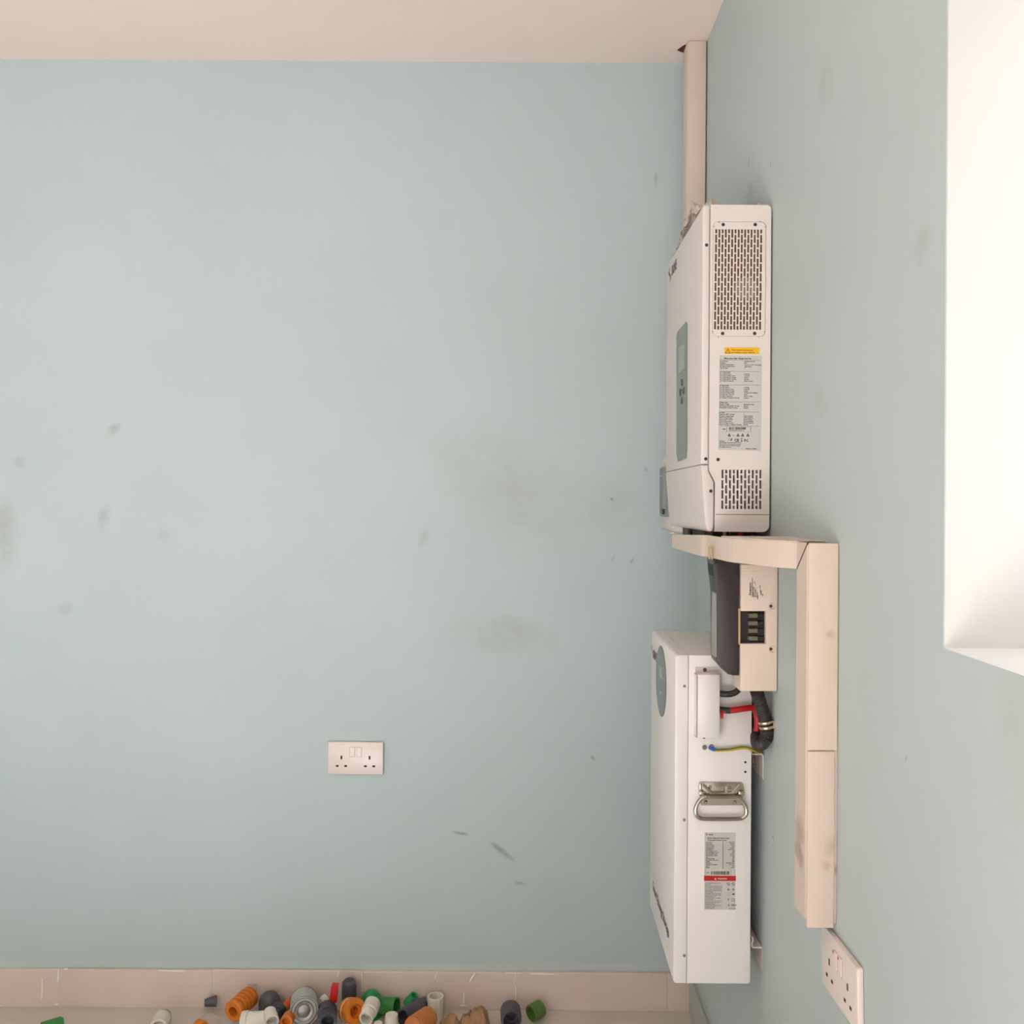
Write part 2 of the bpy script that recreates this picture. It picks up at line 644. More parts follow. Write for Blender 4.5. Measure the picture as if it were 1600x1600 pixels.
mb.f = [(i, (i + 1) % nh, nh + (i + 1) % nh, nh + i) for i in range(nh)] + [tuple(range(nh, 2 * nh))]
mb.sm = [False] * len(mb.f)
mb.build('broken_hole', mat('raw_brown_plaster', (112, 80, 60), 0.95, vary=0.4, scale=120, bump=0.5), ceil)

# floor
struct(MB().box((XL - TW, YREAR - TW, -0.06), (XR + TW, YB, 0.0)).build('floor', M_FLOOR), 'beige tiled floor along the skirting')

# skirting tiles, 400 mm long
ZS = 0.100
TD = 0.012


def tile_piece(name, a, b, parent, m, jag=0.0):
    mbx = MB().box(a, b, 0.0014, 1)
    return mbx.build(name, m, parent)


bb = MB().box((XL, YB - 0.0105, 0), (XR, YB, ZS - 0.003)).build('baseboard_back', M_GROUT)
struct(bb, 'beige tile skirting under the blue wall facing the viewer')
joints = [bw(px, 1545)[0] * (YB - TD) / YB for px in (93, 330, 566, 806)]
step = (joints[-1] - joints[0]) / 3
edges = [joints[0] - 4 * step + i * step for i in range(0, 4)] + joints + [joints[-1] + step, XR]
edges = [x for x in edges if x > XL]
edges = [XL] + edges
for i in range(len(edges) - 1):
    a, b2 = edges[i], edges[i + 1]
    if b2 - a < 0.01:
        continue
    dz = random.uniform(-0.0015, 0.001)
    tile_piece('skirting_tile', (a + 0.0008, YB - TD, 0.002), (b2 - 0.0008, YB - 0.004, ZS + dz), bb, M_TILE)
# white paint drips and filler left on the skirting
M_DRIP = mat('white_paint_drip', (252, 249, 244), 0.5)
for pts, wpx in ([((66, 1529), (66, 1548), (65, 1562)), 1.1], [((92, 1514), (91, 1534)), 1.4], [((330, 1518), (330, 1558)), 0.9],
                 [((531, 1518), (526, 1526)), 1.3], [((566, 1519), (566, 1549)), 0.9], [((683, 1519), (680, 1529)), 1.2],
                 [((742, 1521), (735, 1533)), 1.9], [((725, 1550), (724.5, 1570)), 1.2], [((719, 1571), (728, 1571)), 0.9],
                 [((805.6, 1520), (805.6, 1532)), 1.0], [((805.6, 1541), (806, 1562)), 1.1], [((828, 1521.5), (866, 1522.5)), 0.9],
                 [((248, 1516), (290, 1518)), 1.0], [((100, 1514), (107, 1514)), 1.2], [((85, 1570), (91, 1569)), 1.5], [((790, 1520), (815, 1521)), 0.8]):
    path = smooth_path([P(px, py, YB - TD - 0.0002) for px, py in pts], 4)
    MB().tube(path, lambda t, w=wpx: w * 0.00168 * (0.7 + 0.3 * math.sin(math.pi * t)), 6).build('paint_drip', M_DRIP, bb)
br = MB().box((XR - 0.006, WY0, 0), (XR, YB - TD, ZS - 0.002)).build('baseboard_right', M_GROUT)
struct(br, 'beige tile skirting under the equipment wall')
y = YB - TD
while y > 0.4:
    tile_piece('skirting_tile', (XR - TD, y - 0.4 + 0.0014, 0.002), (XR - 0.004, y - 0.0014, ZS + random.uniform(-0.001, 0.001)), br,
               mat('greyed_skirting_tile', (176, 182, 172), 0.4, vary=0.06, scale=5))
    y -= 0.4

# ------------------------------------------------------------------ shared materials
M_WHITE = mat('white_enamel', (229, 219, 213), 0.38, vary=0.008, scale=10)
M_WHITE2 = mat('white_enamel_battery', (240, 234, 230), 0.35, vary=0.008, scale=10)
M_TRUNK = mat('cream_plastic_trunking', (224, 206, 190), 0.42, vary=0.02, scale=12)
M_SOCK = mat('white_socket_plastic', (238, 224, 217), 0.3)
M_SCREW = mat('dark_screw_head', (62, 50, 46), 0.5)
M_SCREWG = mat('grey_screw_head', (150, 142, 134), 0.35, 0.6)
M_DARKSLOT = mat('dark_vent_shade', (40, 27, 22), 0.9)
M_FILTER = mat('brown_dust_filter', (150, 116, 92), 0.9, vary=0.12, scale=45)
M_INK = mat('black_label_ink', (44, 42, 40), 0.7)
M_LABEL = mat('silver_grey_label', (204, 200, 195), 0.35)
M_YELLOW = mat('yellow_warning_label', (240, 188, 40), 0.4)
M_BRINK = mat('brown_label_ink', (120, 66, 10), 0.6)
M_RED = mat('red_label_band', (190, 24, 26), 0.4)
M_PANELG = mat('grey_display_panel', (112, 120, 112), 0.18)
M_LCD = mat('pale_lcd_glass', (146, 162, 150), 0.15)
M_CHROME = mat('brushed_nickel', (188, 176, 162), 0.22, 1.0)
M_BLACK = mat('black_cable_rubber', (42, 38, 40), 0.5)
M_REDC = mat('red_cable_sheath', (186, 20, 26), 0.35)

# ------------------------------------------------------------------ inverter
YI = 1.660           # face turned to the camera
IX1 = 0.4445         # its back


def I(px, py):
    p = P(px, py, YI)
    return (p.x, p.z)


IXF = I(1096.5, 560)[0]            # front of the cover
IZT = I(1150, 320)[1]
IZB = I(1150, 831)[1]
YIF = depth_on(1041, 600, IXF)     # far end
inv = thing('solar_inverter', 'tall white solar inverter on the blue wall above the white battery', 'inverter', (IX1, YI, IZB))
IXS = I(1108.3, 560)[0]            # seam between cover and body
g = 0.0004
# body rim with real depth behind the side panel
body_poly = [(IXS + g, I(1108, 735)[1]), (I(1117, 753.5)[0] + g, I(1117, 753.5)[1]), (I(1116.5, 753)[0] + g, IZB),
             ] + rrect(IXS + 0.02, IZB, IX1, IZT, 0.0125, 5)[6:12]
tr = rrect(IXS + 0.02, IZB, IX1, IZT, 0.0085, 5)[12:18]
body_poly += tr + [(IXS + g, IZT)]
mb = MB()
mb.prism(body_poly, YI + 0.012, YIF)
body = mb.build('body', M_WHITE, inv)


def iface(off=0.0):
    return lambda a, b, d=0.0: (a, YI + d - off, b)


# side panel: hole for the upper vent plate, and the slots of the lower vent
vx0, vz1 = I(1114, 346)
vx1, vz0 = I(1196, 526)
vx0b = I(1113.2, 526)[0]
vhole = rrect(vx0, vz0, vx1, vz1, 0.0095, 4)
px_m = YI / F
lowslots = []
lx0, lz1 = I(1127.6, 734)
for c in range(11):
    x = lx0 + c * 5.92 * px_m
    segs = [(0, 13), (16, 29), (32, 45), (48, 61)] if c % 2 == 0 else [(0, 5.5), (8.2, 21), (24.2, 37), (40.2, 53), (56, 61)]
    for (s0, s1) in segs:
        lowslots.append([(x, lz1 - s1 * px_m), (x + 3.1 * px_m, lz1 - s1 * px_m), (x + 3.1 * px_m, lz1 - s0 * px_m), (x, lz1 - s0 * px_m)])
mb = MB()
plate(mb, body_poly, [vhole] + lowslots, iface(), 0.012)
mb.build('side_panel', M_WHITE, body)
MB().box((lx0 - 0.004, YI + 0.009, lz1 - 63 * px_m), (lx0 + 0.08, YI + 0.0115, lz1 + 0.003)).build('vent_shade_sheet', M_DARKSLOT, body)  # dark sheet, the shade behind the slots put into its colour
# upper vent plate with slots
slots = []
sx0, sz1 = I(1117.7, 358)
for c in range(15):
    x = sx0 + c * 5.03 * px_m
    segs = []
    s = 0.0 if c % 2 == 0 else -7.3
    k = 0
    first = True
    pos = 6.2 if c % 2 == 0 else 13.2
    segs.append((0, pos))
    t = pos + 2.1
    while t < 156.5:
        e2 = min(t + 12.95, 157)
        if e2 - t > 2:
            segs.append((t, e2))
        t += 15.05
    for (s0, s1) in segs:
        xx = x - (s0 + s1) * 0.5 * 0.0065 * px_m
        slots.append([(xx, sz1 - s1 * px_m), (xx + 3.15 * px_m, sz1 - s1 * px_m), (xx + 3.15 * px_m, sz1 - s0 * px_m), (xx, sz1 - s0 * px_m)])
mb = MB()
plate(mb, rrect(vx0 + 0.0005, vz0 + 0.0005, vx1 - 0.0008, vz1 - 0.0005, 0.009, 4), slots, iface(0.0), 0.0022)
vp = mb.build('vent_plate', M_WHITE, inv)
MB().box((vx0 + 0.002, YI + 0.006, vz0 + 0.002), (vx1 - 0.002, YI + 0.009, vz1 - 0.002)).build('dust_filter', M_FILTER, vp)
fc = I(1166, 450)
mbf = MB().lathe((fc[0], YI + 0.0045, fc[1]), (fc[0], YI + 0.006, fc[1]), [(0, 0.0), (0, 0.02), (1, 0.022)], 24)
mbf.build('fan_hub', mat('pale_fan_hub', (176, 160, 148), 0.6), vp)
for (px, py) in ((1130, 351), (1180, 351), (1129, 521), (1179, 521)):
    x, z = I(px, py)
    disc_screw('screw', (x, YI + 0.0003, z), 0.0032, (0, -1, 0), 0.0012, M_SCREW, vp)
# notches of the plate outline
for (a, b2) in (((1114.5, 353.5), (1115.5, 355)), ((1122.8, 346), (1124, 348)), ((1187, 345.5), (1188, 347)), ((1195.5, 354), (1196.6, 355.4)),
                ((1113, 517.5), (1114.2, 519)), ((1122, 526), (1123, 527.8)), ((1185, 526.2), (1186, 527.4)), ((1194, 517.5), (1195, 519))):
    p0, p1 = I(*a), I(*b2)
    MB().box((p0[0], YI - 0.0002, p0[1]), (p1[0], YI + 0.001, p1[1])).build('notch', M_SCREW, vp)
for (px, py) in ((1122, 718),):
    x, z = I(px, py)
    disc_screw('screw', (x, YI + 0.0003, z), 0.0032, (0, -1, 0), 0.0012, M_SCREW, body)
p0, p1 = I(1118.5, 804.3), I(1201.5, 803.6)
MB().box((p0[0], YI - 0.0001, p0[1]), (p1[0], YI + 0.001, p1[1])).build('crease', mat('fine_panel_crease', (150, 132, 122), 0.8), body)
# front cover and lower cover
zs1 = I(1100, 725.2)[1]
zs0 = I(1100, 726.4)[1]
top_prof = [(IXF, zs1), (IXS - g, zs1), (IXS - g, IZT)] + [(IXF + 0.006 * (1 - math.sin(a)), IZT - 0.006 * (1 - math.cos(a))) for a in [i * math.pi / 8 for i in range(0, 5)]]
front = MB().prism(top_prof, YI, YIF, 0.0032, 3).build('front_cover', M_WHITE, inv)
low_prof = [(IXF, zs0), (IXS - g, zs0), (IXS - g, I(1107, 735.5)[1]), (I(1116, 753.8)[0] - g, I(1116, 753.8)[1]), (I(1115.8, 820)[0] - g, I(1115.8, 820)[1]),
            (I(1114, 829.6)[0] - g, IZB + 0.0012), (I(1109, 830.6)[0], IZB), (I(1104.5, 828)[0], IZB + 0.004), (I(1102, 820)[0], IZB + 0.014), (I(1099, 780)[0], I(1099, 780)[1])]
lower = MB().prism(low_prof, YI, YIF, 0.0028, 3).build('lower_cover', M_WHITE, inv)
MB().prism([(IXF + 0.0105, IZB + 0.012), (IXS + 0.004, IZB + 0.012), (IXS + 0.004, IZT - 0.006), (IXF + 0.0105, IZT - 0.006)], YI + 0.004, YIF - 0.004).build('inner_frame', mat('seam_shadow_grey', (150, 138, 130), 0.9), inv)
for (px, py, par) in ((1104, 383, front), (1102.7, 717, front), (1110.6, 767.3, lower)):
    x, z = I(px, py)
    disc_screw('screw', (x, YI + 0.0003, z), 0.0031, (0, -1, 0), 0.0012, M_SCREW, par)
# warning label
a0, b1 = I(1132, 542.5); a1, b0 = I(1186, 553.6)
wl = MB().prism(rrect(a0, b0, a1, b1, 0.0012, 2), YI - 0.0004, YI + 0.0002).build('warning_label', M_YELLOW, inv)
wl['label'] = 'yellow warning sticker'
cx, cz = I(1137.3, 548)
tri = [(cx - 0.0052, cz - 0.0046), (cx + 0.0052, cz - 0.0046), (cx, cz + 0.0048)]
tin = [(cx - 0.0036, cz - 0.0037), (cx + 0.0036, cz - 0.0037), (cx, cz + 0.0031)]
fm = iface(0.0006)
mb = MB()
mb.add([fm(*p) for p in tri] + [fm(*p) for p in tin], [(0, 1, 4, 3), (1, 2, 5, 4), (2, 0, 3, 5)])
tx, tz = I(1143, 547.8)
V2, F2 = text2d([('This product is indoor product.', tx, tz, 0.0023), ('It is forbidden to use it outdoors.', tx, tz - 0.0042, 0.0023), ('!', cx - 0.0007, cz - 0.003, 0.0046)])
mb.add([fm(a, b) for a, b in V2], F2)
mb.build('label_print', M_BRINK, wl)
# specification label
q = [I(1124.2, 555), I(1190.5, 556), I(1189, 705), I(1121.8, 702.5)]
sl = MB().prism([q[3], q[2], q[1], q[0]], YI - 0.0004, YI + 0.0002).build('specification_label', M_LABEL, inv)
sl['label'] = 'silver grey specification sticker'
rows = []


def LT(px, py, s, h=1.75, al='LEFT'):
    x, z = I(px, py)
    rows.append((s, x, z, h * px_m, al))


LT(1131, 561, 'All-in-one solar charge inverter', 2.5)
for i, (a, b2) in enumerate((('Model Name:', 'ASP48100U200-H'), ('IP Rating:', 'IP20'), ('Ambient Temperature:', '-10~60 C (>45 C Derating)'), ('AC Input/Output Phase:', 'Single Phase'), ('Max. Parallel:', '6'))):
    LT(1124.8, 565.2 + i * 2.65, a); LT(1162.8, 565.7 + i * 2.65, b2)
for i, (a, b2) in enumerate((('AC Output Data:', ''), ('AC Output Phase:', 'L+N+PE'), ('AC Output Rated Power:', '10.000W'), ('AC Output Rated Voltage:', '230Vac'), ('AC Output Rated Current:', '43.5Aac'), ('AC Output Frequency:', '50Hz or 60Hz'))):
    LT(1124.6, 582.4 + i * 2.72, a); LT(1162.4, 582.9 + i * 2.72, b2)
for i, (a, b2) in enumerate((('AC Input Data:', ''), ('AC Input Phase:', 'L+N+PE'), ('AC Input Rated Power:', '14.490W'), ('AC Input Rated Voltage:', '230Vac'), ('AC Input Voltage Range:', '90-280Vac/170-280Vac'), ('AC Input Max Current:', '63Aac'), ('AC Input Frequency:', '50Hz or 60Hz'), ('AC Charge To Battery Current:', '120Adc'))):
    LT(1124.4, 603.4 + i * 2.7, a); LT(1162.1, 603.9 + i * 2.7, b2)
for i, (a, b2) in enumerate((('Battery Data:', ''), ('Battery Voltage:', '48Vdc(40-60Vdc)'), ('Max Battery Discharge Current:', '220Adc'), ('Max Battery Charge Current:', '200Adc'))):
    LT(1124.2, 629.6 + i * 2.72, a); LT(1161.8, 630.1 + i * 2.72, b2)
for i, (a, b2) in enumerate((('PV Input:', ''), ('Maximum MPPT Circuits:', '2'), ('PV Input Voltage Range:', '125Vdc-500Vdc'), ('MPPT Voltage Range:', '125Vdc-425Vdc'), ('Max PV Input Current:', '22Adc+22Adc'), ('Max PV Input Power:', '5500W+5500W'), ('Max PV Output Power:', '5000W+5000W'), ('Max PV Charge To Battery Current:', '200Adc'))):
    LT(1123.6, 645.4 + i * 2.68, a); LT(1161.4, 645.7 + i * 2.68, b2)
LT(1129, 671.5, 'S/N:', 2.0)
LT(1139.2, 673.4, 'SR 100-220908  00-0017-117', 1.5)
LT(1147, 690, 'CE', 4.6); LT(1162.5, 690.2, 'FC', 4.2)
for i, s in enumerate(('Warning:', 'High Voltage. Disconnect before service', 'Pay attention to the electrical terminals', 'This device must be installed properly', 'by qualified personnel')):
    LT(1124, 689.7 + i * 2.4, s, 1.55)
LT(1165, 702, 'MADE IN CHINA', 1.7)
rects = []


def LR(x0, y0, x1, y1):
    p0, p1 = I(x0, y0), I(x1, y1)
    rects.append((p0[0], p1[1], p1[0], p0[1]))


for yy in (562.3, 580, 601.3, 627.8, 643.4, 665.5):
    LR(1125, yy, 1187, yy + 0.75)
LR(1135, 666.9, 1173, 667.3); LR(1135, 674.6, 1173, 675); LR(1135, 667, 1135.4, 675); LR(1172.6, 667, 1173, 675)
xx = 1139.0
while xx < 1165.5:
    w = random.choice((0.4, 0.4, 0.7, 1.0))
    LR(xx, 667.6, xx + w, 671.3)
    xx += w + random.choice((0.35, 0.5, 0.8))
tris = []
for px in (1139.3, 1153, 1160.2, 1168.4):
    for k2, yb in ((2.7, 681.9),):
        b3 = [I(px - k2, yb), I(px + k2, yb), I(px, yb - 4.8)]
        c3 = [I(px - k2 * 0.5, yb - 0.9), I(px + k2 * 0.5, yb - 0.9), I(px, yb - 3.2)]
        tris += [[b3[0], b3[1], c3[1], c3[0]], [b3[1], b3[2], c3[2], c3[1]], [b3[2], b3[0], c3[0], c3[2]]]
    LR(px - 0.25, 678.8, px + 0.25, 681.3)
LR(1144, 680.4, 1148, 680.9)
LR(1156.7, 684.7, 1160, 685.3); LR(1157.2, 689, 1160.2, 689.9)
tris.append([I(1157, 685), I(1157.6, 685), I(1160, 689), I(1159.4, 689)])
tris.append([I(1159.6, 685), I(1160, 685), I(1157.8, 689), I(1157.2, 689)])
LR(1138.6, 685, 1139, 688.5); LR(1138.6, 685, 1141.5, 685.4); LR(1138.6, 688.2, 1143, 688.6)
tris.append([I(1141, 688.6), I(1143, 684.4), I(1143.6, 684.4), I(1143.2, 688.6)])
print_part('label_print', rows, M_INK, sl, iface(0.0006), rects, tris)


# front: display panel, logo
def Fr(px, py, X):
    Y = depth_on(px, py, X)
    p = P(px, py, Y)
    return (p.y, p.z)


pts = [Fr(1059, 519, IXF), Fr(1072.5, 502.5, IXF), Fr(1074.2, 506, IXF), Fr(1074, 700, IXF), Fr(1073, 716, IXF), Fr(1060, 721.5, IXF), Fr(1057.8, 709, IXF), Fr(1057.8, 527, IXF)]
mb = MB().prism([(a, b) for a, b in pts], -0.0015, 0.002, 0.0006, 1, place=lambda c: Vector((IXF + c.y, c.x, c.z)))
dp = mb.build('display_panel', M_PANELG, inv)
pts = [Fr(1061.5, 543, IXF), Fr(1071.2, 536.5, IXF), Fr(1071, 576, IXF), Fr(1061.5, 583.5, IXF)]
MB().prism(pts, -0.0021, 0.0, place=lambda c: Vector((IXF + c.y, c.x, c.z))).build('lcd_screen', M_LCD, dp)
for (px, py) in ((1066.6, 598), (1064.3, 613), (1069.3, 610), (1066.4, 626)):
    a, b = Fr(px, py, IXF)
    MB().lathe((IXF - 0.0027, a, b), (IXF - 0.001, a, b), [(0, 0), (0, 0.007), (1, 0.0075)], 16).build('button', mat('dark_button', (70, 74, 70), 0.4), dp)


def facemap(X, off=0.0005):
    return lambda a, b, d=0.0: (X - off, -a, b)   # a runs towards the camera


la, lb = Fr(1047.5, 433, IXF)
ly0 = Fr(1049.2, 430, IXF)[0]
print_part('logo_lettering', [('SRNE', -Fr(1049.3, 431, IXF)[0], Fr(1049.3, 431.5, IXF)[1], 0.022)], mat('grey_logo_ink', (96, 88, 82), 0.5), front, facemap(IXF))
sy, sz = Fr(1046.8, 430, IXF)
swirl = []
for k in range(15):
    t = k / 14
    swirl.append((-(sy) + 0.012 * math.sin(t * math.pi * 2), sz + (t - 0.5) * 0.034, 0.0028 + 0.0032 * math.sin(math.pi * t)))
tr2 = []
for k in range(14):
    a, b = swirl[k], swirl[k + 1]
    tr2.append([(a[0] - a[2], a[1]), (a[0] + a[2], a[1]), (b[0] + b[2], b[1]), (b[0] - b[2], b[1])])
print_part('logo_mark', [], mat('dark_red_logo_ink', (126, 62, 48), 0.5), front, facemap(IXF), (), tr2)
# mounting rail between inverter and wall
for z in (IZT - 0.10, IZB + 0.10):
    MB().box((IX1 - 0.001, YI + 0.03, z - 0.02), (XR, YIF - 0.03, z + 0.02)).build('mounting_rail', mat('dark_mounting_steel', (70, 74, 72), 0.5), inv)

MB().box((IXF + 0.022, YI + 0.090, IZB - 0.030), (IX1 - 0.012, YIF - 0.10, IZB + 0.004), 0.002, 1).build('gap_shade_block', mat('grey_brown_clutter_shade', (104, 92, 86), 0.7), inv)  # added dark block, coloured as the shade and cable clutter under the inverter

# crumpled protective film lying on top of the inverter
M_FILM = mat('crumpled_packing_film', (214, 200, 190), 0.35, vary=0.05, scale=60)
mb = MB()
nu, nv = 46, 22
for i in range(nu + 1):
    for j in range(nv + 1):
        u, v = i / nu, j / nv
        y = 1.70 + 0.34 * u
        x = IXF + 0.001 + v * 0.075
        edge = 1 - (2 * u - 1) ** 4
        h = 0.004 + 0.052 * math.exp(-((u - 0.42) / 0.27) ** 2) * edge * max(0, math.sin(math.pi * (0.14 + 0.76 * v))) ** 0.5
        cr = noise.noise((x * 70, y * 38, 2.0)) + 0.6 * noise.noise((x * 160, y * 90, 5.0))
        mb.v.append((x + 0.006 * noise.noise((x * 50, y * 60, 9.0)) + 0.003, y + 0.01 * noise.noise((x * 40, y * 40, 4.0)), IZT + max(0.0012, h * (1 + 0.42 * cr))))
for i in range(nu):
    for j in range(nv):
        mb.f.append((i * (nv + 1) + j, (i + 1) * (nv + 1) + j, (i + 1) * (nv + 1) + j + 1, i * (nv + 1) + j + 1))
        mb.sm.append(False)
tag(mb.build('plastic_film', M_FILM), 'crumpled plastic film lying on top of the white inverter', 'film')
mb = MB()
nu, nv = 22, 8
for i in range(nu + 1):
    for j in range(nv + 1):
        u, v = i / nu, j / nv
        x = 0.372 + 0.062 * u
        y = YI + 0.02 + 0.03 * v
        h = 0.0035 + 0.009 * max(0, noise.noise((x * 60, y * 30, 7.0)) + 0.25) * (1 if 0 < v < 1 else 0.4)
        if u > 0.86:
            h += 0.012 * max(0, 1 - abs(v - 0.3) * 4)
        mb.v.append((x, y + 0.004 * noise.noise((x * 90, y * 50, 1.0)), IZT + h))
for i in range(nu):
    for j in range(nv):
        mb.f.append((i * (nv + 1) + j, (i + 1) * (nv + 1) + j, (i + 1) * (nv + 1) + j + 1, i * (nv + 1) + j + 1))
        mb.sm.append(False)
tag(mb.build('tape_scrap', mat('grey_tape_scrap', (196, 194, 184), 0.5, vary=0.05, scale=60)), 'torn scrap of tape on the inverter top against the wall', 'tape')

# ------------------------------------------------------------------ trunking in the corner, up to the ceiling
t1 = thing('corner_trunking', 'tall cream cable trunking in the room corner reaching the ceiling', 'trunking', (XR, 2.28, 1.47))
ux0 = P(1074, 200, 2.279).x
MB().box((ux0 + 0.002, 2.283, 1.458), (XR - 0.002, 2.335, ZC - 0.001), 0.001, 1).build('base_channel', M_TRUNK, t1)
MB().box((ux0, 2.2785, 1.458), (XR - 0.004, 2.2845, ZC - 0.002), 0.0014, 2).build('cover_strip', M_TRUNK, t1)
MB().box((ux0 - 0.0012, 2.288, 1.458), (ux0 + 0.003, 2.332, ZC - 0.002), 0.0008, 1).build('side_cover', M_TRUNK, t1)

# ------------------------------------------------------------------ breaker box behind the inverter
bx = 0.348
t2 = thing('breaker_box', 'small white breaker box with smoked grey lid behind the inverter', 'breaker box', (XR, 2.2, 1.26))
z1 = P(1040, 712, 2.32).z; z0 = P(1040, 828, 2.32).z
MB().box((bx + 0.003, 2.12, z0), (XR, 2.358, z1), 0.006, 2).build('base_box', mat('white_breaker_plastic', (226, 214, 206), 0.4), t2)
MB().box((bx + 0.001, 2.14, P(1040, 812, 2.32).z), (bx + 0.012, 2.350, P(1040, 724, 2.32).z), 0.003, 2).build('front_frame', mat('white_breaker_plastic', (226, 214, 206), 0.4), t2)
lid = MB().box((bx - 0.004, 2.15, P(1036, 807, 2.33).z), (bx + 0.01, 2.345, P(1036, 730, 2.33).z), 0.004, 2).build('lid', mat('smoked_grey_lid', (112, 114, 110), 0.15), t2)
p = Fr(1035.5, 799, bx - 0.004)
MB().box((bx - 0.007, p[0] - 0.022, p[1] - 0.008), (bx - 0.003, p[0] + 0.004, p[1] + 0.006), 0.0015, 1).build('latch', mat('dark_latch', (44, 44, 44), 0.4), lid)
MB().box((bx - 0.0046, 2.16, P(1036, 745, 2.33).z), (bx - 0.003, 2.335, P(1036, 743.5, 2.33).z)).build('lid_line', mat('smoked_grey_lid_ridge', (140, 142, 138), 0.3), lid)

# ------------------------------------------------------------------ trunking under the inverter, bending out from the wall
ZT1, ZT0 = 1.2775, 1.2385
XVF = 0.404
frontline = []
for (px, py, Z) in ((1246.5, 889, ZT0), (1205, 885.5, ZT0), (1145, 878.5, ZT0), (1122, 874, ZT0), (1105, 870, ZT0), (1090, 867.5, ZT0), (1062, 859, ZT0)):
    dx, dy = unroll(px, py)
    Y = (EYE - Z) * F / dy
    frontline.append((dx * Y / F, Y))
frontline.append((frontline[-1][0] - 0.001, 1.985))
path = smooth_path([(x, y, 0) for x, y in frontline], 5)
t3 = thing('cable_trunking', 'cream trunking running under the inverter, bowed out from the wall', 'trunking', (XR, 1.6, ZT0))
mb = MB()
vs, n = [], len(path)
th = 0.0022
for i, p in enumerate(path):
    t = (path[min(i + 1, n - 1)] - path[max(i - 1, 0)]).normalized()
    nrm = Vector((t.y, -t.x, 0))
    if nrm.x < 0:
        nrm = -nrm
    for (off, z) in ((0, ZT0), (0, ZT1), (th, ZT1), (th, ZT0)):
        vs.append((p.x + nrm.x * off, p.y + nrm.y * off, z - (max(0, p.y - 1.66) * 0.033 if z == ZT1 else 0)))
fs = []
for i in range(n - 1):
    for k in range(4):
        fs.append((4 * i + k, 4 * i + (k + 1) % 4, 4 * (i + 1) + (k + 1) % 4, 4 * (i + 1) + k))
fs += [(0, 1, 2, 3), tuple(4 * (n - 1) + k for k in (3, 2, 1, 0))]
mb.add(vs, fs)
mb.build('bowed_cover', M_TRUNK, t3, 25)
mb = MB()   # floor of the channel
vs = [(p.x + 0.001, p.y, ZT0 + 0.001) for p in path] + [(XR, p.y, ZT0 + 0.001) for p in path]
vs += [(x, y, z + 0.0025) for x, y, z in vs]
fs = [(i, i + 1, n + i + 1, n + i) for i in range(n - 1)] + [(2 * n + i, 2 * n + i + 1, 3 * n + i + 1, 3 * n + i) for i in range(n - 1)]
mb.add(vs, fs)
mb.build('channel_floor', M_TRUNK, t3)
mb = MB()   # lid over the near end
ii = [i for i, p in enumerate(path) if p.y < 1.56]
vs = [(path[i].x + 0.001, path[i].y, ZT1 + 0.0003) for i in ii] + [(XR, path[i].y, ZT1 + 0.0003) for i in ii]
k = len(ii)
vs += [(x, y, z + 0.0018) for x, y, z in vs]
fs = [(i, i + 1, k + i + 1, k + i) for i in range(k - 1)] + [(2 * k + i, 2 * k + i + 1, 3 * k + i + 1, 3 * k + i) for i in range(k - 1)]
fs += [(i, i + 1, 2 * k + i + 1, 2 * k + i) for i in range(k - 1)] + [(k - 1, 2 * k - 1, 4 * k - 1, 3 * k - 1)]
mb.add(vs, fs)
mb.build('top_lid', M_TRUNK, t3)
MB().box((XR - 0.004, 1.36, ZT0), (XR, 2.05, ZT1 - 0.004)).build('back_channel', M_TRUNK, t3)
for i, (px, py) in enumerate(((1056.5, 846.5), (1058, 852), (1058.5, 856), (1050, 833))):
    p = P(px, py, 1.985)
    MB().box((p.x - 0.004, 1.984, p.z - 0.0012), (p.x + 0.005, 1.99, p.z + 0.0012)).build('torn_tab', mat('bright_torn_plastic', (250, 246, 240), 0.4), t3)

# cables dropping from the inverter into the trunking
cabs = [((1157, 834), 1.70, 0.0045, M_REDC, 'red_cable', 'short red cable dropping from the inverter underside into the trunking', 'cable'),
        ((1140, 834), 1.72, 0.005, M_BLACK, 'black_cable', 'short black cable under the inverter beside the red one', 'cable'),
        ((1177, 834), 1.69, 0.005, M_BLACK, 'black_cable', 'short black cable under the inverter closest to the wall', 'cable'),
        ((1110, 833), 1.725, 0.0055, mat('grey_cable_sheath', (120, 108, 100), 0.5), 'grey_cable', 'short grey cable under the middle of the inverter', 'cable'),
        ((1132, 834), 1.685, 0.003, mat('brass_gland', (196, 170, 120), 0.3, 0.6), 'brass_gland', 'slim pale brass gland under the inverter edge', 'gland'),
        ((1078, 831), 1.83, 0.005, M_BLACK, 'black_cable', 'short black cable under the inverter front corner', 'cable')]
for (pp, Y, r, m, nm, lab, cat) in cabs:
    p = P(pp[0], pp[1], Y)
    pts = smooth_path([(p.x, Y, IZB - 0.0003), (p.x, Y, p.z), (p.x + 0.004, Y + 0.006, ZT0 + r + 0.004), (p.x + 0.006, Y + 0.05, ZT0 + r + 0.0045)], 6)
    tag(MB().tube(pts, r, 10).build(nm, m), lab, cat)

# ------------------------------------------------------------------ vertical trunking
YV0 = 1.297
YV1 = 1.352
zb = P(1290, 1450, YV0).z
zt = P(1290, 849, YV0).z
zj = P(1290, 1173.5, YV0).z
M_TRUNKD = MATS['cream_plastic_trunking']
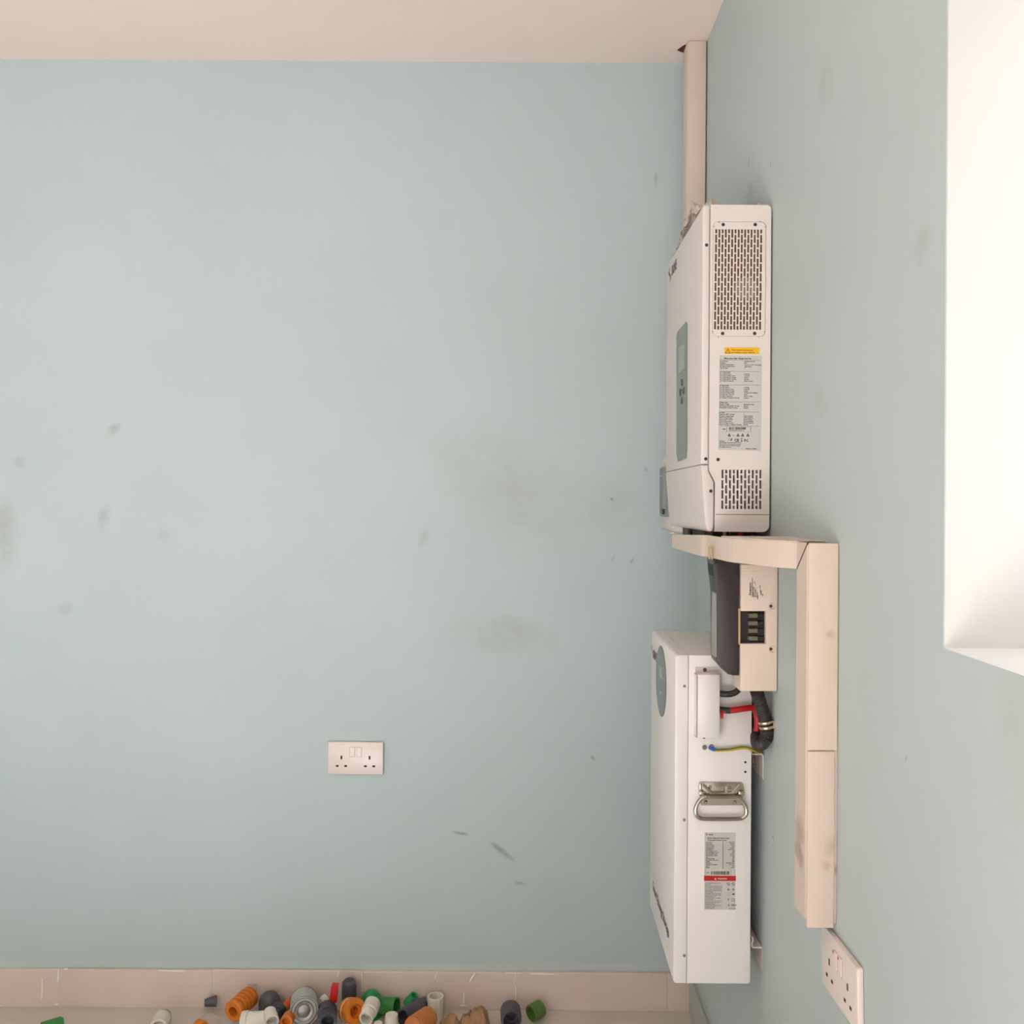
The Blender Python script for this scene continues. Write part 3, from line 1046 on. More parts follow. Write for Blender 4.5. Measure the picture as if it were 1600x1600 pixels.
# trunking plastic with smeared dirt marks
M_TRV = wall_paint('cream_trunking_smudged', (222, 204, 189), [
    (tuple(P(1251, 1300, 1.33)), (0.03, 0.030), 0.0, 'right', (150, 122, 84), 0.75),
    (tuple(P(1251, 1335, 1.33)), (0.03, 0.024), 0.5, 'right', (146, 116, 76), 0.8),
    (tuple(P(1297, 1322, YV0)), (0.012, 0.02), 0.3, 'back', (176, 150, 116), 0.7),
    (tuple(P(1290, 1352, YV0)), (0.010, 0.012), -0.5, 'back', (186, 160, 126), 0.6),
    (tuple(P(1307, 1360, YV0)), (0.003, 0.010), 0.0, 'back', (150, 112, 66), 0.8),
    (tuple(P(1298, 992, YV0)), (0.012, 0.010), 0.4, 'back', (178, 154, 120), 0.8),
    (tuple(P(1296, 1030, YV0)), (0.02, 0.05), 0.0, 'back', (214, 196, 160), 0.7)])
t4 = thing('drop_trunking', 'cream vertical trunking dropping down the wall to the side socket', 'trunking', (XR, YV0, zb))
MB().box((XVF + 0.002, YV0 + 0.003, zb + 0.004), (XR, YV1 - 0.001, zt - 0.001), 0.001, 1).build('base_channel', M_TRV, t4)
MB().box((XVF, YV0, zj + 0.0006), (XR - 0.0012, YV0 + 0.005, zt), 0.0018, 2).build('upper_cover', M_TRV, t4)
MB().box((XVF, YV0 - 0.0012, zb), (XR - 0.005, YV0 + 0.004, zj - 0.0006), 0.0018, 2).build('lower_cover', M_TRV, t4)
MB().prism([(YV0 + 0.004, zb + 0.012), (YV1, zb + 0.007), (YV1, zt), (YV0 + 0.004, zt)], XVF - 0.001, XVF + 0.004, 0.001, 1, place=lambda c: Vector((c.y, c.x, c.z))).build('front_cover', M_TRV, t4)
m0 = P(1260, 849, 1.300); m1 = P(1246.2, 888.5, 1.350)
MB().tube([(XVF - 0.0008, m0.y, m0.z), (XVF - 0.0008, m1.y, m1.z)], 0.0011, 6).build('mitre_gap', mat('dark_gap_brown', (64, 44, 34), 0.9), t4)
for (px, py) in ((1259, 846.7), (1263.5, 847.6), (1261.2, 848.6)):
    p = P(px, py, YV0)
    MB().lathe((p.x, YV0 - 0.0002, p.z), (p.x, YV0 + 0.001, p.z), [(0, 0), (0, 0.0006), (1, 0.0006)], 8).build('pin_hole', mat('dark_gap_brown', (64, 44, 34), 0.9), t4)

# ------------------------------------------------------------------ double sockets
M_SLOT = mat('dark_socket_slot', (52, 34, 28), 0.9)


def double_socket(label, place, group=None):
    """146 x 86 mm plate; local a to the reader's right, b up, d out of the wall"""
    t = thing('double_socket', label, 'socket', place(0, 0, 0), group)

    def bxp(name, a0, b0, a1, b1, d0, d1, m, par, bev=0.0):
        mb = MB().prism([(a0, b0), (a1, b0), (a1, b1), (a0, b1)] if bev == 0 else rrect(a0, b0, a1, b1, 0.003, 3), d0, d1, bev, 2, place=lambda c: Vector(place(c.x, c.z, c.y)))
        return mb.build(name, m, par)
    pl = bxp('face_plate', -0.073, -0.043, 0.073, 0.043, 0.0, 0.0095, M_SOCK, t, 0.0025)
    for s in (-0.0085, 0.0095):
        bxp('rocker_switch', s - 0.0062, 0.005, s + 0.0058, 0.029, 0.008, 0.0112, M_SOCK, t)
        bxp('rocker_gap', s - 0.0070, 0.0036, s + 0.0068, 0.0298, 0.008, 0.0096, mat('socket_gap_shade', (186, 160, 142), 0.8), t)
    for s in (-0.037, 0.037):
        bxp('pin_slot', s - 0.0023, -0.0025, s + 0.0023, 0.0068, 0.008, 0.00975, M_SLOT, t)
        bxp('pin_slot', s - 0.0142, -0.0225, s - 0.0072, -0.0178, 0.008, 0.00975, M_SLOT, t)
        bxp('pin_slot', s + 0.0078, -0.0225, s + 0.0148, -0.0178, 0.008, 0.00975, M_SLOT, t)
    for s in (-0.0615, 0.0615):
        c = Vector(place(s, 0.0, 0.0095)); c2 = Vector(place(s, 0.0, 0.0099))
        MB().lathe(c, c2, [(0, 0.0026), (1, 0.0022), (1, 0)], 12).build('screw_cap', M_SOCK, t)
    return t


sc = P(556.5, 1183.5, YB)
ang = -0.004
double_socket('white double socket on the wall facing the viewer, above the skirting',
              lambda a, b, d: (sc.x + a - b * ang, YB - d, sc.z + b + a * ang))
scY = (1.336 + 1.1936) / 2
sz0 = 0.679
tl = 0.045
double_socket('white double socket on the equipment wall below the vertical trunking',
              lambda a, b, d: (XR - d, scY - a * math.cos(tl) + b * math.sin(tl), sz0 + b * math.cos(tl) + a * math.sin(tl)))
bpy.data.objects['double_socket.001'].location.z += 0
# indicator neons on the side socket
t5 = bpy.data.objects['double_socket.001']
for (px, py) in ((1302.6, 1487), (1310.2, 1497)):
    Y = depth_on(px, py, XR - 0.0105)
    p = P(px, py, Y)
    MB().lathe((XR - 0.0116, Y, p.z), (XR - 0.009, Y, p.z), [(0, 0), (0, 0.0022), (1, 0.0024)], 10).build('red_marker', mat('red_switch_marker', (196, 60, 70), 0.4), t5)

# ------------------------------------------------------------------ fuse switch between inverter and battery
YS0, YS1 = 1.609, 1.670


def S(px, py):
    p = P(px, py, YS0)
    return (p.x, p.z)


t6 = thing('fuse_switch', 'cream and black fuse switch on the wall between inverter and battery', 'fuse switch', (XR, YS0, S(1180, 1080)[1]))
M_CREAM = mat('cream_switch_plastic', (232, 213, 196), 0.4)
M_DARK = mat('black_switch_plastic', (58, 48, 50), 0.42)
poly = [S(1157, 1080), S(1214, 1080), (XR - 0.0015, S(1215, 1079)[1]), (XR - 0.0015, S(1216, 884)[1]), S(1158, 882), S(1157.5, 955), S(1197, 955), S(1197, 1006), S(1157, 1006)]
MB().prism(poly, YS0, YS1, 0.0012, 2).build('housing', M_CREAM, t6)
wn = MB().prism([S(1156, 1006), S(1197.2, 1006), S(1197.2, 955), S(1156, 955)], YS0 + 0.012, YS1 - 0.002).build('fuse_window', mat('dark_fuse_cavity', (46, 38, 42), 0.6), t6)
for yy in (962.5, 974.3, 986.2, 998):
    a, b = S(1170.5, yy), S(1185, yy)
    MB().box((a[0], YS0 + 0.003, a[1] - 0.0036), (b[0], YS0 + 0.013, b[1] + 0.0036), 0.0008, 1).build('fuse_blade', mat('dull_brass_blade', (120, 108, 88), 0.45), wn)
    a, b = S(1186.5, yy), S(1195, yy)
    MB().box((a[0], YS0 + 0.006, a[1] - 0.004), (b[0], YS0 + 0.013, b[1] + 0.003), 0.0006, 1).build('fuse_clip', mat('dark_fuse_clip', (30, 26, 28), 0.5), wn)
MB().prism([S(1154.2, 1007), S(1157, 1007), S(1157, 951), S(1154.2, 951)], YS0 + 0.001, YS1 - 0.01).build('edge_strip', mat('tan_edge_strip', (206, 170, 130), 0.5), t6)
for (px, py) in ((1206.5, 947), (1206.5, 1014)):
    x, z = S(px, py)
    MB().lathe((x, YS0 - 0.0006, z), (x, YS0 + 0.002, z), [(0.0, 0.0050), (-0.5, 0.0056), (0, 0.0062), (1, 0.0062)], 20).lathe((x, YS0 + 0.0002, z), (x, YS0 - 0.0006, z), [(0, 0.0), (0, 0.0052), (1, 0.0052)], 20).build('boss', M_CREAM, t6)
    x2, z2 = S(px - 2, py)
    MB().lathe((x2, YS0 - 0.0009, z2), (x2, YS0 + 0.001, z2), [(0, 0), (0, 0.0028), (1, 0.0028)], 14).build('screw', mat('bronze_screw', (88, 70, 58), 0.5), t6)
cover = [S(1155, 1056), S(1155, 882.5), S(1148, 881), S(1138, 879), S(1130, 875.5), S(1124, 873), S(1115, 871.5), S(1117, 895), S(1121, 930), S(1121.5, 1030), S(1123, 1037), S(1138, 1054), S(1146, 1056)]
cv = MB().prism(cover, YS0 + 0.003, YS1, 0.0012, 2).build('cover', M_DARK, t6)
XSF = S(1121, 980)[0]
# pieces on the front of the cover, facing away from the wall
a0, a1 = depth_on(1119.5, 960, XSF), depth_on(1113.3, 960, XSF)
MB().prism([(a0, P(1116, 1024, 1.64).z), (a1, P(1116, 1024, 1.64).z), (a1, P(1116, 925, 1.64).z), (a0, P(1116, 925, 1.64).z)], XSF - 0.0014, XSF + 0.002, place=lambda c: Vector((c.y, c.x, c.z))).build('label_strip', mat('light_grey_strip', (160, 158, 152), 0.4), cv)
hx0, hx1 = S(1115.6, 880)[0], S(1117.2, 899)[0]
mb = MB()
yA, yB = 1.622, 1.662
zA, zB = S(1116, 883)[1], S(1116, 901)[1]
mb.add([(hx0 - 0.0008, yA, zA), (hx0 - 0.0008, yB, zA), (hx1 - 0.0008, yB, zB), (hx1 - 0.0008, yA, zB),
        (hx0 + 0.002, yA, zA), (hx0 + 0.002, yB, zA), (hx1 + 0.002, yB, zB), (hx1 + 0.002, yA, zB)],
       [(0, 1, 2, 3), (4, 5, 6, 7), (0, 1, 5, 4), (2, 3, 7, 6), (0, 3, 7, 4), (1, 2, 6, 5)])
mb.build('grip_recess', mat('black_grip', (30, 26, 28), 0.6), cv)
x, z = S(1119.3, 878)
MB().lathe((x, YS0 + 0.002, z), (x, YS0 + 0.006, z), [(0, 0.0), (0, 0.0032), (1, 0.0034)], 14).build('pivot_pin', mat('black_grip', (30, 26, 28), 0.6), cv)
for (px, w) in ((1108.2, 2.6), (1112.3, 2.6)):
    p = P(px, 860, 1.604)
    MB().box((p.x - w * 0.5 * 0.00116, 1.602, P(px, 874, 1.604).z), (p.x + w * 0.5 * 0.00116, 1.606, P(px, 854, 1.604).z), 0.0005, 1).build('brass_tab', mat('yellow_green_tab', (182, 168, 124), 0.5), t6)
# print on the housing, reading upwards
X0, Z0 = S(1171.5, 931)
R90 = math.pi / 2
its = [('Dalersyon', S(1173.5, 930)[0], S(1173.5, 930)[1], 0.0040, 'LEFT', R90), ('DNH7-160A', S(1178.3, 933)[0], S(1178.3, 933)[1], 0.0026, 'LEFT', R90), ('IEC 60947-3', S(1181.3, 933)[0], S(1181.3, 933)[1], 0.0024, 'LEFT', R90),
       ('Ui 690V', S(1184, 933)[0], S(1184, 933)[1], 0.002, 'LEFT', R90), ('160A', S(1190, 930)[0], S(1190, 930)[1], 0.003, 'LEFT', R90), ('00', S(1192.5, 931)[0], S(1192.5, 931)[1], 0.0026, 'LEFT', R90)]
rl = []
for (x0, y0, x1, y1) in ((1175.2, 903, 1175.8, 932), (1183.2, 930, 1184.4, 936), (1186.8, 914, 1187.6, 919)):
    p0, p1 = S(x0, y0), S(x1, y1)
    rl.append((p0[0], p1[1], p1[0], p0[1]))
tl2 = [[S(1178.2, 909), S(1178.9, 908.6), S(1181, 913.2), S(1180.4, 913.6)], [S(1187, 925), S(1187.6, 925), S(1188.6, 919.6), S(1188, 919.6)]]
print_part('housing_print', its, M_INK, t6, lambda a, b, d=0.0: (a, YS0 - 0.0004, b), rl, tl2)
for yy in (887, 892.5):
    p0, p1 = S(1159, yy), S(1185 if yy > 890 else 1172, yy + 0.5)
    MB().box((p0[0], YS0 - 0.0003, p0[1]), (p1[0], YS0 + 0.001, p1[1])).build('groove', mat('cream_groove', (206, 180, 160), 0.7), t6)

# ------------------------------------------------------------------ battery
YT = 1.690


def B(px, py, Y=YT):
    p = P(px, py, Y)
    return (p.x, p.z)


BX0 = B(1053.5, 1300)[0]
BX1 = B(1173, 1400)[0]
BZ0 = B(1110, 1537)[1]
BZ1 = 1.053
YTF = depth_on(1016, 1300, BX0)
t7 = thing('battery_pack', 'tall white wall battery with a chrome side handle under the inverter', 'battery', (BX1, YT, BZ0))
BXS = B(1074.3, 1300)[0]
bb_ = MB().prism(rrect(BXS + 0.0003, BZ0, BX1, BZ1, 0.005, 4, (0, 1, 1, 0)), YT, YTF, 0.0015, 2).build('body', M_WHITE2, t7)
fp = MB().prism(rrect(BX0, BZ0, BXS - 0.0003, BZ1, 0.006, 4, (1, 0, 0, 1)), YT, YTF, 0.002, 2).build('front_panel', M_WHITE2, t7)
for (px, py) in ((1069.5, 1072), (1069, 1281), (1069, 1493)):
    x, z = B(px, py)
    disc_screw('screw', (x, YT + 0.0002, z), 0.0029, (0, -1, 0), 0.0014, M_SCREWG, fp)
for (px, py) in ((1164.6, 1191), (1164.6, 1206)):
    x, z = B(px, py)
    MB().lathe((x, YT - 0.0003, z), (x, YT + 0.001, z), [(0, 0), (0, 0.0022), (1, 0.0022)], 12).build('hole', mat('dark_hole', (40, 34, 32), 0.9), bb_)
# terminal cover standing proud of the side
YC = 1.667
tc0 = P(1088.5, 1054, YC); tc1 = P(1124.3, 1153, YC)
mb = MB()
mb.box((tc0.x, YC, tc1.z), (tc1.x, YC + 0.0018, tc0.z), 0.0007, 1)
mb.box((tc0.x, YC, tc1.z), (tc0.x + 0.0018, YT, tc0.z))
mb.box((tc0.x, YC + 0.0005, tc0.z - 0.0018), (tc1.x - 0.0006, YT, tc0.z - 0.0002))
mb.box((tc0.x, YC + 0.0005, tc1.z), (tc1.x - 0.0006, YT, tc1.z + 0.0016))
tc = mb.build('terminal_cover', M_WHITE2, t7)
f0 = B(1086, 1042); f1 = B(1119.5, 1054)
MB().box((f0[0], YT - 0.002, f1[1] - 0.004), (f1[0], YT, f0[1]), 0.0006, 1).build('cover_flange', mat('shaded_white_steel', (226, 214, 206), 0.45), tc)
x, z = B(1101, 1046.3)
disc_screw('screw', (x, YT - 0.002, z), 0.0036, (0, -1, 0), 0.0016, mat('bronze_screw', (88, 70, 58), 0.5), tc)
x, z = P(1101, 1154.5, YC).x, P(1101, 1154.5, YC).z
MB().box((x - 0.0018, YC + 0.004, z - 0.0006), (x + 0.0018, YC + 0.006, z + 0.0012)).build('cover_tab', M_SCREW, tc)
# red terminal guard peeking out of the cover
p0 = P(1122, 1111, 1.672); p1 = P(1133.5, 1113.6, 1.672)
mb = MB().box((p0.x, 1.670, p1.z), (p1.x, 1.686, p0.z))
p2 = P(1126.5, 1113, 1.672); p3 = P(1130, 1122.5, 1.672)
mb.box((p2.x, 1.670, p3.z), (p3.x, 1.676, p2.z + 0.001))
mb.build('terminal_guard', M_REDC, t7)
# chrome handle
hd = MB()
pl = [B(1092.5, 1243), B(1161, 1243.5), B(1163.5, 1238), B(1161, 1225), B(1158, 1221.5), B(1092.5, 1221.3), B(1091, 1228)]
hd.prism(pl, YT - 0.003, YT, 0.0008, 2)
hd.prism([B(1095, 1258), B(1160, 1258), B(1160, 1243), B(1093, 1243)], YT - 0.002, YT, 0.0006, 1)
hnd = hd.build('handle', M_CHROME, t7)
hnd['label'] = 'chrome folding handle'
mb = MB()
# pressed collar that holds the bail: a trapezoid frame standing proud
mb.prism([B(1094, 1222.5), B(1098.5, 1222.5), B(1112, 1236), B(1142, 1236), B(1152, 1224), B(1156, 1223), B(1159, 1226), B(1147, 1243.5), B(1107, 1243.5), B(1094, 1230)], YT - 0.0075, YT - 0.001, 0.002, 2)
mb.build('collar', M_CHROME, hnd)
for x0 in (1091.2, 1152):
    a, b = B(x0, 1234), B(x0 + 10.5, 1241.5)
    MB().box((a[0], YT - 0.009, b[1]), (b[0], YT - 0.001, a[1]), 0.0022, 2).build('hinge_lug', M_CHROME, hnd)
a, b = B(1091.5, 1221), B(1096, 1235)
MB().box((a[0], YT - 0.009, b[1]), (b[0], YT - 0.001, a[1]), 0.002, 2).build('hinge_lug', M_CHROME, hnd)
ring = [(1104, 1245), (1097, 1247), (1092, 1252), (1088, 1259.5), (1086.6, 1267), (1088.3, 1273.5), (1093, 1278.2), (1101, 1279.6), (1127, 1279.8), (1153, 1279.4), (1160.5, 1277.6), (1165.3, 1272.5), (1166, 1265.5), (1163.5, 1257.5), (1159, 1251), (1154, 1246.8), (1148, 1245), (1127, 1245.6)]
yb_ = YT - 0.011
pts = smooth_path([(B(px, py, yb_)[0], yb_, B(px, py, yb_)[1]) for px, py in ring + [ring[0]]], 5)
MB().tube(pts, 0.0039, 10, False).build('bail', M_CHROME, hnd)
for (px, py) in ((1109, 1229), (1139.5, 1230), (1102.5, 1252.5), (1148, 1252.5)):
    x, z = B(px, py)
    MB().lathe((x, YT - 0.002, z), (x, YT - 0.0052, z), [(0, 0.0032), (0.5, 0.0028), (1, 0.0012), (1, 0)], 12).build('rivet', M_CHROME, hnd)
p = B(1134.5, 1236)
print_part('embossed_mark', [('DHS', p[0], p[1], 0.0042, 'LEFT', R90)], mat('bright_nickel', (226, 214, 200), 0.3, 0.6), hnd, lambda a, b, d=0.0: (a, YT - 0.0082, b))
# rating label
YLB = YT
a0 = B(1100.3, 1421); a1 = B(1149.3, 1301)
lb = MB().box((a0[0], YT - 0.0005, a0[1]), (a1[0], YT + 0.0002, a1[1])).build('rating_label', M_LABEL, t7)
lb['label'] = 'silver grey rating sticker with a red band'
r0 = B(1100, 1376); r1 = B(1149.6, 1368.3)
rb = MB().box((r0[0], YT - 0.0008, r0[1]), (r1[0], YT + 0.0001, r1[1])).build('red_band', M_RED, lb)
rows, rects, tris = [], [], []
pm = YT / F


def BT(px, py, s, h=1.45, al='LEFT'):
    x, z = B(px, py)
    rows.append((s, x, z, h * pm, al))


def BR(x0, y0, x1, y1):
    p0, p1 = B(x0, y0), B(x1, y1)
    rects.append((p0[0], p1[1], p1[0], p0[1]))


BT(1107.5, 1304.8, 'SRNE', 2.0)
BT(1104.5, 1310, 'Lithium Battery Energy Storage', 2.05)
BT(1105.5, 1313.2, 'Rechargeable Battery System', 1.9)
lab = ('Model Name', 'Battery Type', 'Nominal Voltage', 'Nominal Capacity', 'Nominal Energy', 'Voltage Range', 'Max. Charging Current', 'Max. Discharging Current', 'Peak Charging Current', 'Peak Discharge Current', 'DoD', 'Protection Rating', 'Max. Parallel Connection', 'Weight', 'Dimension', 'Operating Temperature', 'Cycles', 'Altitude')
val = ('SR-EOS05B', 'LiFePO4', '51.2Vdc', '100Ah', '5.12kWh', '44.8-57.6Vdc', '100A', '100A', '110A 10s', '110A 10s', '80%', 'IP20', '16 pcs', '50kg', '440x160x610mm', '-20 to 55 C', '6000', '2000m')
for i in range(18):
    yy = 1316.2 + i * 2.33
    BT(1102.6, yy, lab[i], 1.4)
    BT(1147.3, yy, val[i], 1.35, 'RIGHT')
    BR(1102.5, yy + 0.5, 1147.5, yy + 0.68)
BR(1129.3, 1314.5, 1129.6, 1357.5)
BR(1101.8, 1358.6, 1147.8, 1358.9); BR(1101.8, 1358.6, 1102.1, 1367.6); BR(1147.5, 1358.6, 1147.8, 1367.6); BR(1142, 1358.6, 1142.3, 1367.6)
BT(1104, 1364, 'S/N:', 1.7)
xx = 1111.0
while xx < 1139.5:
    w = random.choice((0.35, 0.5, 0.8, 1.1))
    BR(xx, 1361, xx + w, 1366.6)
    xx += w + random.choice((0.35, 0.5, 0.9))
warn = ('Do not install the battery near any open flame or', 'heat source.', 'Do not connect the terminals in reverse.', 'Do not immerse the battery in water.', 'Do not open or take the case apart.', 'Keep the battery away from children and from any', 'flammable things.', 'Only qualified people may install this battery pack', 'and service it. Use only the charger supplied', 'with this battery pack.', 'If the battery leaks, avoid contact with the liquid', 'and wash at once.', 'In case of fire use a dry powder extinguisher', 'and keep away from the smoke.', 'Emergency situations', 'Contact a service person at once if the battery', 'is damaged or smells', 'or if it becomes hot.')
for i, s in enumerate(warn):
    BT(1101.8, 1380 + i * 2.33, s[:36], 1.3)
for (px, py) in ((1138, 1381), (1145.5, 1381)):
    for k in range(20):
        a, a2 = 2 * math.pi * k / 20, 2 * math.pi * (k + 1) / 20
        tris.append([B(px + 2.5 * math.cos(a), py + 2.5 * math.sin(a)), B(px + 2.5 * math.cos(a2), py + 2.5 * math.sin(a2)), B(px + 1.9 * math.cos(a2), py + 1.9 * math.sin(a2)), B(px + 1.9 * math.cos(a), py + 1.9 * math.sin(a))])
    tris.append([B(px - 1.8, py - 1.2), B(px - 1.3, py - 1.7), B(px + 1.8, py + 1.2), B(px + 1.3, py + 1.7)])
for k in range(14):
    a, a2 = 2 * math.pi * k / 14, 2 * math.pi * (k + 1) / 14
    tris.append([B(1138 + 2 * math.cos(a), 1397 + 2 * math.sin(a)), B(1138 + 2 * math.cos(a2), 1397 + 2 * math.sin(a2)), B(1138 + 1.7 * math.cos(a2), 1397 + 1.7 * math.sin(a2)), B(1138 + 1.7 * math.cos(a), 1397 + 1.7 * math.sin(a))])
BR(1143.8, 1396, 1147.6, 1398); BR(1136.7, 1404, 1139.4, 1404.7); BR(1137.4, 1404, 1138.2, 1408)
BR(1142.6, 1404, 1147.8, 1404.5); BR(1142.6, 1407.3, 1147.8, 1407.9); BR(1142.6, 1404, 1143, 1407.5); BR(1147.4, 1404, 1147.8, 1407.5)
BT(1136.3, 1414.8, 'CE', 2.2); BT(1142.4, 1415, 'MSDS', 2.4); BT(1139, 1420, 'MADE IN CHINA', 1.1)
print_part('label_print', rows, mat('grey_label_ink', (70, 66, 64), 0.7), lb, lambda a, b, d=0.0: (a, YT - 0.0008, b), rects, tris)
print_part('hazard_mark', [], mat('olive_hazard_ink', (136, 140, 30), 0.6), lb, lambda a, b, d=0.0: (a, YT - 0.0008, b), (),
           [[B(1135.9, 1391), B(1140.1, 1391), B(1138, 1386.8)], [B(1143.3, 1391), B(1147.7, 1391), B(1145.5, 1386.6)]])
x, z = B(1121, 1373.6)
print_part('warning_word', [('WARNING', x, z, 2.2 * pm)], mat('pink_warning_ink', (244, 200, 180), 0.6), rb, lambda a, b, d=0.0: (a, YT - 0.0011, b), (),
           [[B(1116, 1374), B(1119.4, 1374), B(1117.7, 1370.6)]])
x, z = B(1103.3, 1305)
print_part('logo_mark', [('S', x, z, 3.0 * pm)], mat('red_logo_ink', (190, 40, 50), 0.5), lb, lambda a, b, d=0.0: (a, YT - 0.0008, b))
# front of the battery: oval display, logo, slogan
oy, oz = Fr(1033.2, 1064, BX0)
mb = MB()
oc = Vector((BX0, oy, oz))
prof = []
N = 40
RA, RB = 0.069, 0.072
mb.prism([(oy + RA * math.cos(2 * math.pi * k / N), oz + RB * math.sin(2 * math.pi * k / N)) for k in range(N)], -0.0012, 0.002, 0.0005, 1, place=lambda c: Vector((BX0 + c.y, c.x, c.z)))
dsp = mb.build('round_display', mat('grey_round_display', (96, 104, 98), 0.18), t7)
MB().prism([(oy - 0.022, oz + 0.008), (oy + 0.014, oz + 0.008), (oy + 0.014, oz + 0.032), (oy - 0.022, oz + 0.032)], -0.0017, 0.0, place=lambda c: Vector((BX0 + c.y, c.x, c.z))).build('readout', M_LCD, dsp)
a, b = Fr(1033, 1082.5, BX0)
MB().prism([(a - 0.003, b - 0.003), (a + 0.003, b - 0.003), (a + 0.003, b + 0.003), (a - 0.003, b + 0.003)], -0.0018, 0.0, place=lambda c: Vector((BX0 + c.y, c.x, c.z))).build('status_light', mat('pale_indicator', (170, 176, 170), 0.4), dsp)
fmB = lambda a, b, d=0.0: (BX0 - 0.0005, -a, b)
sy0, sz0_ = Fr(1020.3, 1383, BX0)
sy1, sz1_ = Fr(1045.6, 1464, BX0)
V2, F2 = text2d([('Smart Energy Storage', 0, 0, 0.019)])
w = max(v[0] for v in V2)
k = (sy0 - sy1) / w
zc = (sz0_ + sz1_) / 2 - 0.006
mb = MB()
mb.add([fmB(-sy0 + v[0] * k, zc + v[1] * 1.1) for v in V2], F2)
me = mb.build('slogan_lettering', mat('grey_logo_ink', (96, 88, 82), 0.5), fp)
ly, lz = Fr(1021, 1028, BX0)
print_part('logo_lettering', [('SRNE', -ly, lz, 0.020)], mat('grey_logo_ink', (96, 88, 82), 0.5), fp, fmB)
sy, sz = Fr(1019.8, 1018, BX0)
tr2 = []
for k in range(14):
    t, t_ = k / 14, (k + 1) / 14
    f = lambda u: (-(sy) + 0.010 * math.sin(u * math.pi * 2), sz + (u - 0.5) * 0.030, 0.002 + 0.003 * math.sin(math.pi * u))
    a, b = f(t), f(t_)
    tr2.append([(a[0] - a[2], a[1]), (a[0] + a[2], a[1]), (b[0] + b[2], b[1]), (b[0] - b[2], b[1])])
print_part('logo_mark', [], mat('red_logo_ink', (190, 40, 50), 0.5), fp, fmB, (), tr2)

# wall brackets behind the battery
M_BRK = mat('white_bracket_steel', (232, 220, 210), 0.4)


def bracket(pts, label):
    Yk = 1.701
    pl = [P(px, py, Yk) for px, py in pts]
    th = 0.0024
    vs = []
    n = len(pl)
    for i, p in enumerate(pl):
        d = (pl[min(i + 1, n - 1)] - pl[max(i - 1, 0)])
        d.y = 0
        d.normalize()
        nr = Vector((d.z, 0, -d.x)) * (th / 2)
        vs.append((p + nr, p - nr))
    poly = [(a.x, a.z) for a, b in vs] + [(b.x, b.z) for a, b in reversed(vs)]
    poly = [(min(x, XR - 0.0002), z) for x, z in poly]
    o = MB().prism(poly, Yk, 1.985).build('mounting_bracket', M_BRK)
    return tag(o, label, 'bracket', 'battery wall brackets')


bracket([(1174.6, 1165), (1174.8, 1169), (1174.6, 1176.5), (1176, 1178.6), (1190.5, 1178.6), (1192.4, 1180.5), (1193, 1218)], 'upper white folded steel bracket behind the battery, under the earth wire')
bracket([(1174.6, 1463.5), (1176.2, 1466), (1176.4, 1470), (1174.7, 1474), (1174.8, 1478.5), (1176.5, 1480.6), (1190, 1480.8), (1191.8, 1482.5), (1191.8, 1517.5)], 'lower white folded steel bracket behind the battery near its base')

# ------------------------------------------------------------------ cables at the battery


def W(px, py, Y):
    return P(px, py, Y)


pts = smooth_path([W(1118, 1082, 1.676), W(1128, 1084, 1.674), W(1140, 1084.5, 1.668), W(1150, 1081, 1.658), W(1156, 1074, 1.648), W(1158, 1066, 1.642), W(1158.5, 1058, 1.642)], 6)
tag(MB().tube(pts, 0.0058, 12).build('black_cable', M_BLACK), 'thick black cable from fuse switch into the battery terminal cover', 'cable')
rc = thing('red_cable', 'thick red battery cable with a black sleeve bending behind the battery', 'cable', W(1140, 1110, 1.674))
pth = smooth_path([W(1120, 1108.5, 1.677), W(1130, 1109.5, 1.676), W(1141, 1110.3, 1.675)], 5)
MB().tube(pth, 0.0060, 12).build('sleeve', M_BLACK, rc)
pth = smooth_path([W(1139.5, 1110.2, 1.675), W(1150, 1109, 1.674), W(1163, 1107, 1.674), W(1174, 1106, 1.676), W(1180.2, 1109.5, 1.677), W(1182.6, 1118, 1.679), W(1183.4, 1130, 1.680), W(1182.4, 1142, 1.680)], 6)
MB().tube(pth, 0.0057, 12).build('sheath', M_REDC, rc)
# corrugated conduit
cpath = smooth_path([W(1181, 1074, 1.640), W(1184, 1086, 1.640), W(1189.5, 1104, 1.640), W(1195, 1122, 1.640), W(1198.4, 1138, 1.640), W(1197.5, 1152, 1.641), W(1190.5, 1161.5, 1.643), W(1184, 1161, 1.662), W(1182.8, 1150, 1.690), W(1182.7, 1136, 1.707), W(1182.6, 1110, 1.710), W(1182.4, 1086, 1.710)], 24)
L = len(cpath)
cc = thing('corrugated_conduit', 'black corrugated conduit looping below the fuse switch', 'conduit', W(1198, 1138, 1.64))
MB().tube(cpath, lambda t: 0.0118 + 0.0007 * math.sin(t * 2 * math.pi * 60), 18).build('hose', mat('black_corrugated_plastic', (56, 50, 50), 0.38), cc)
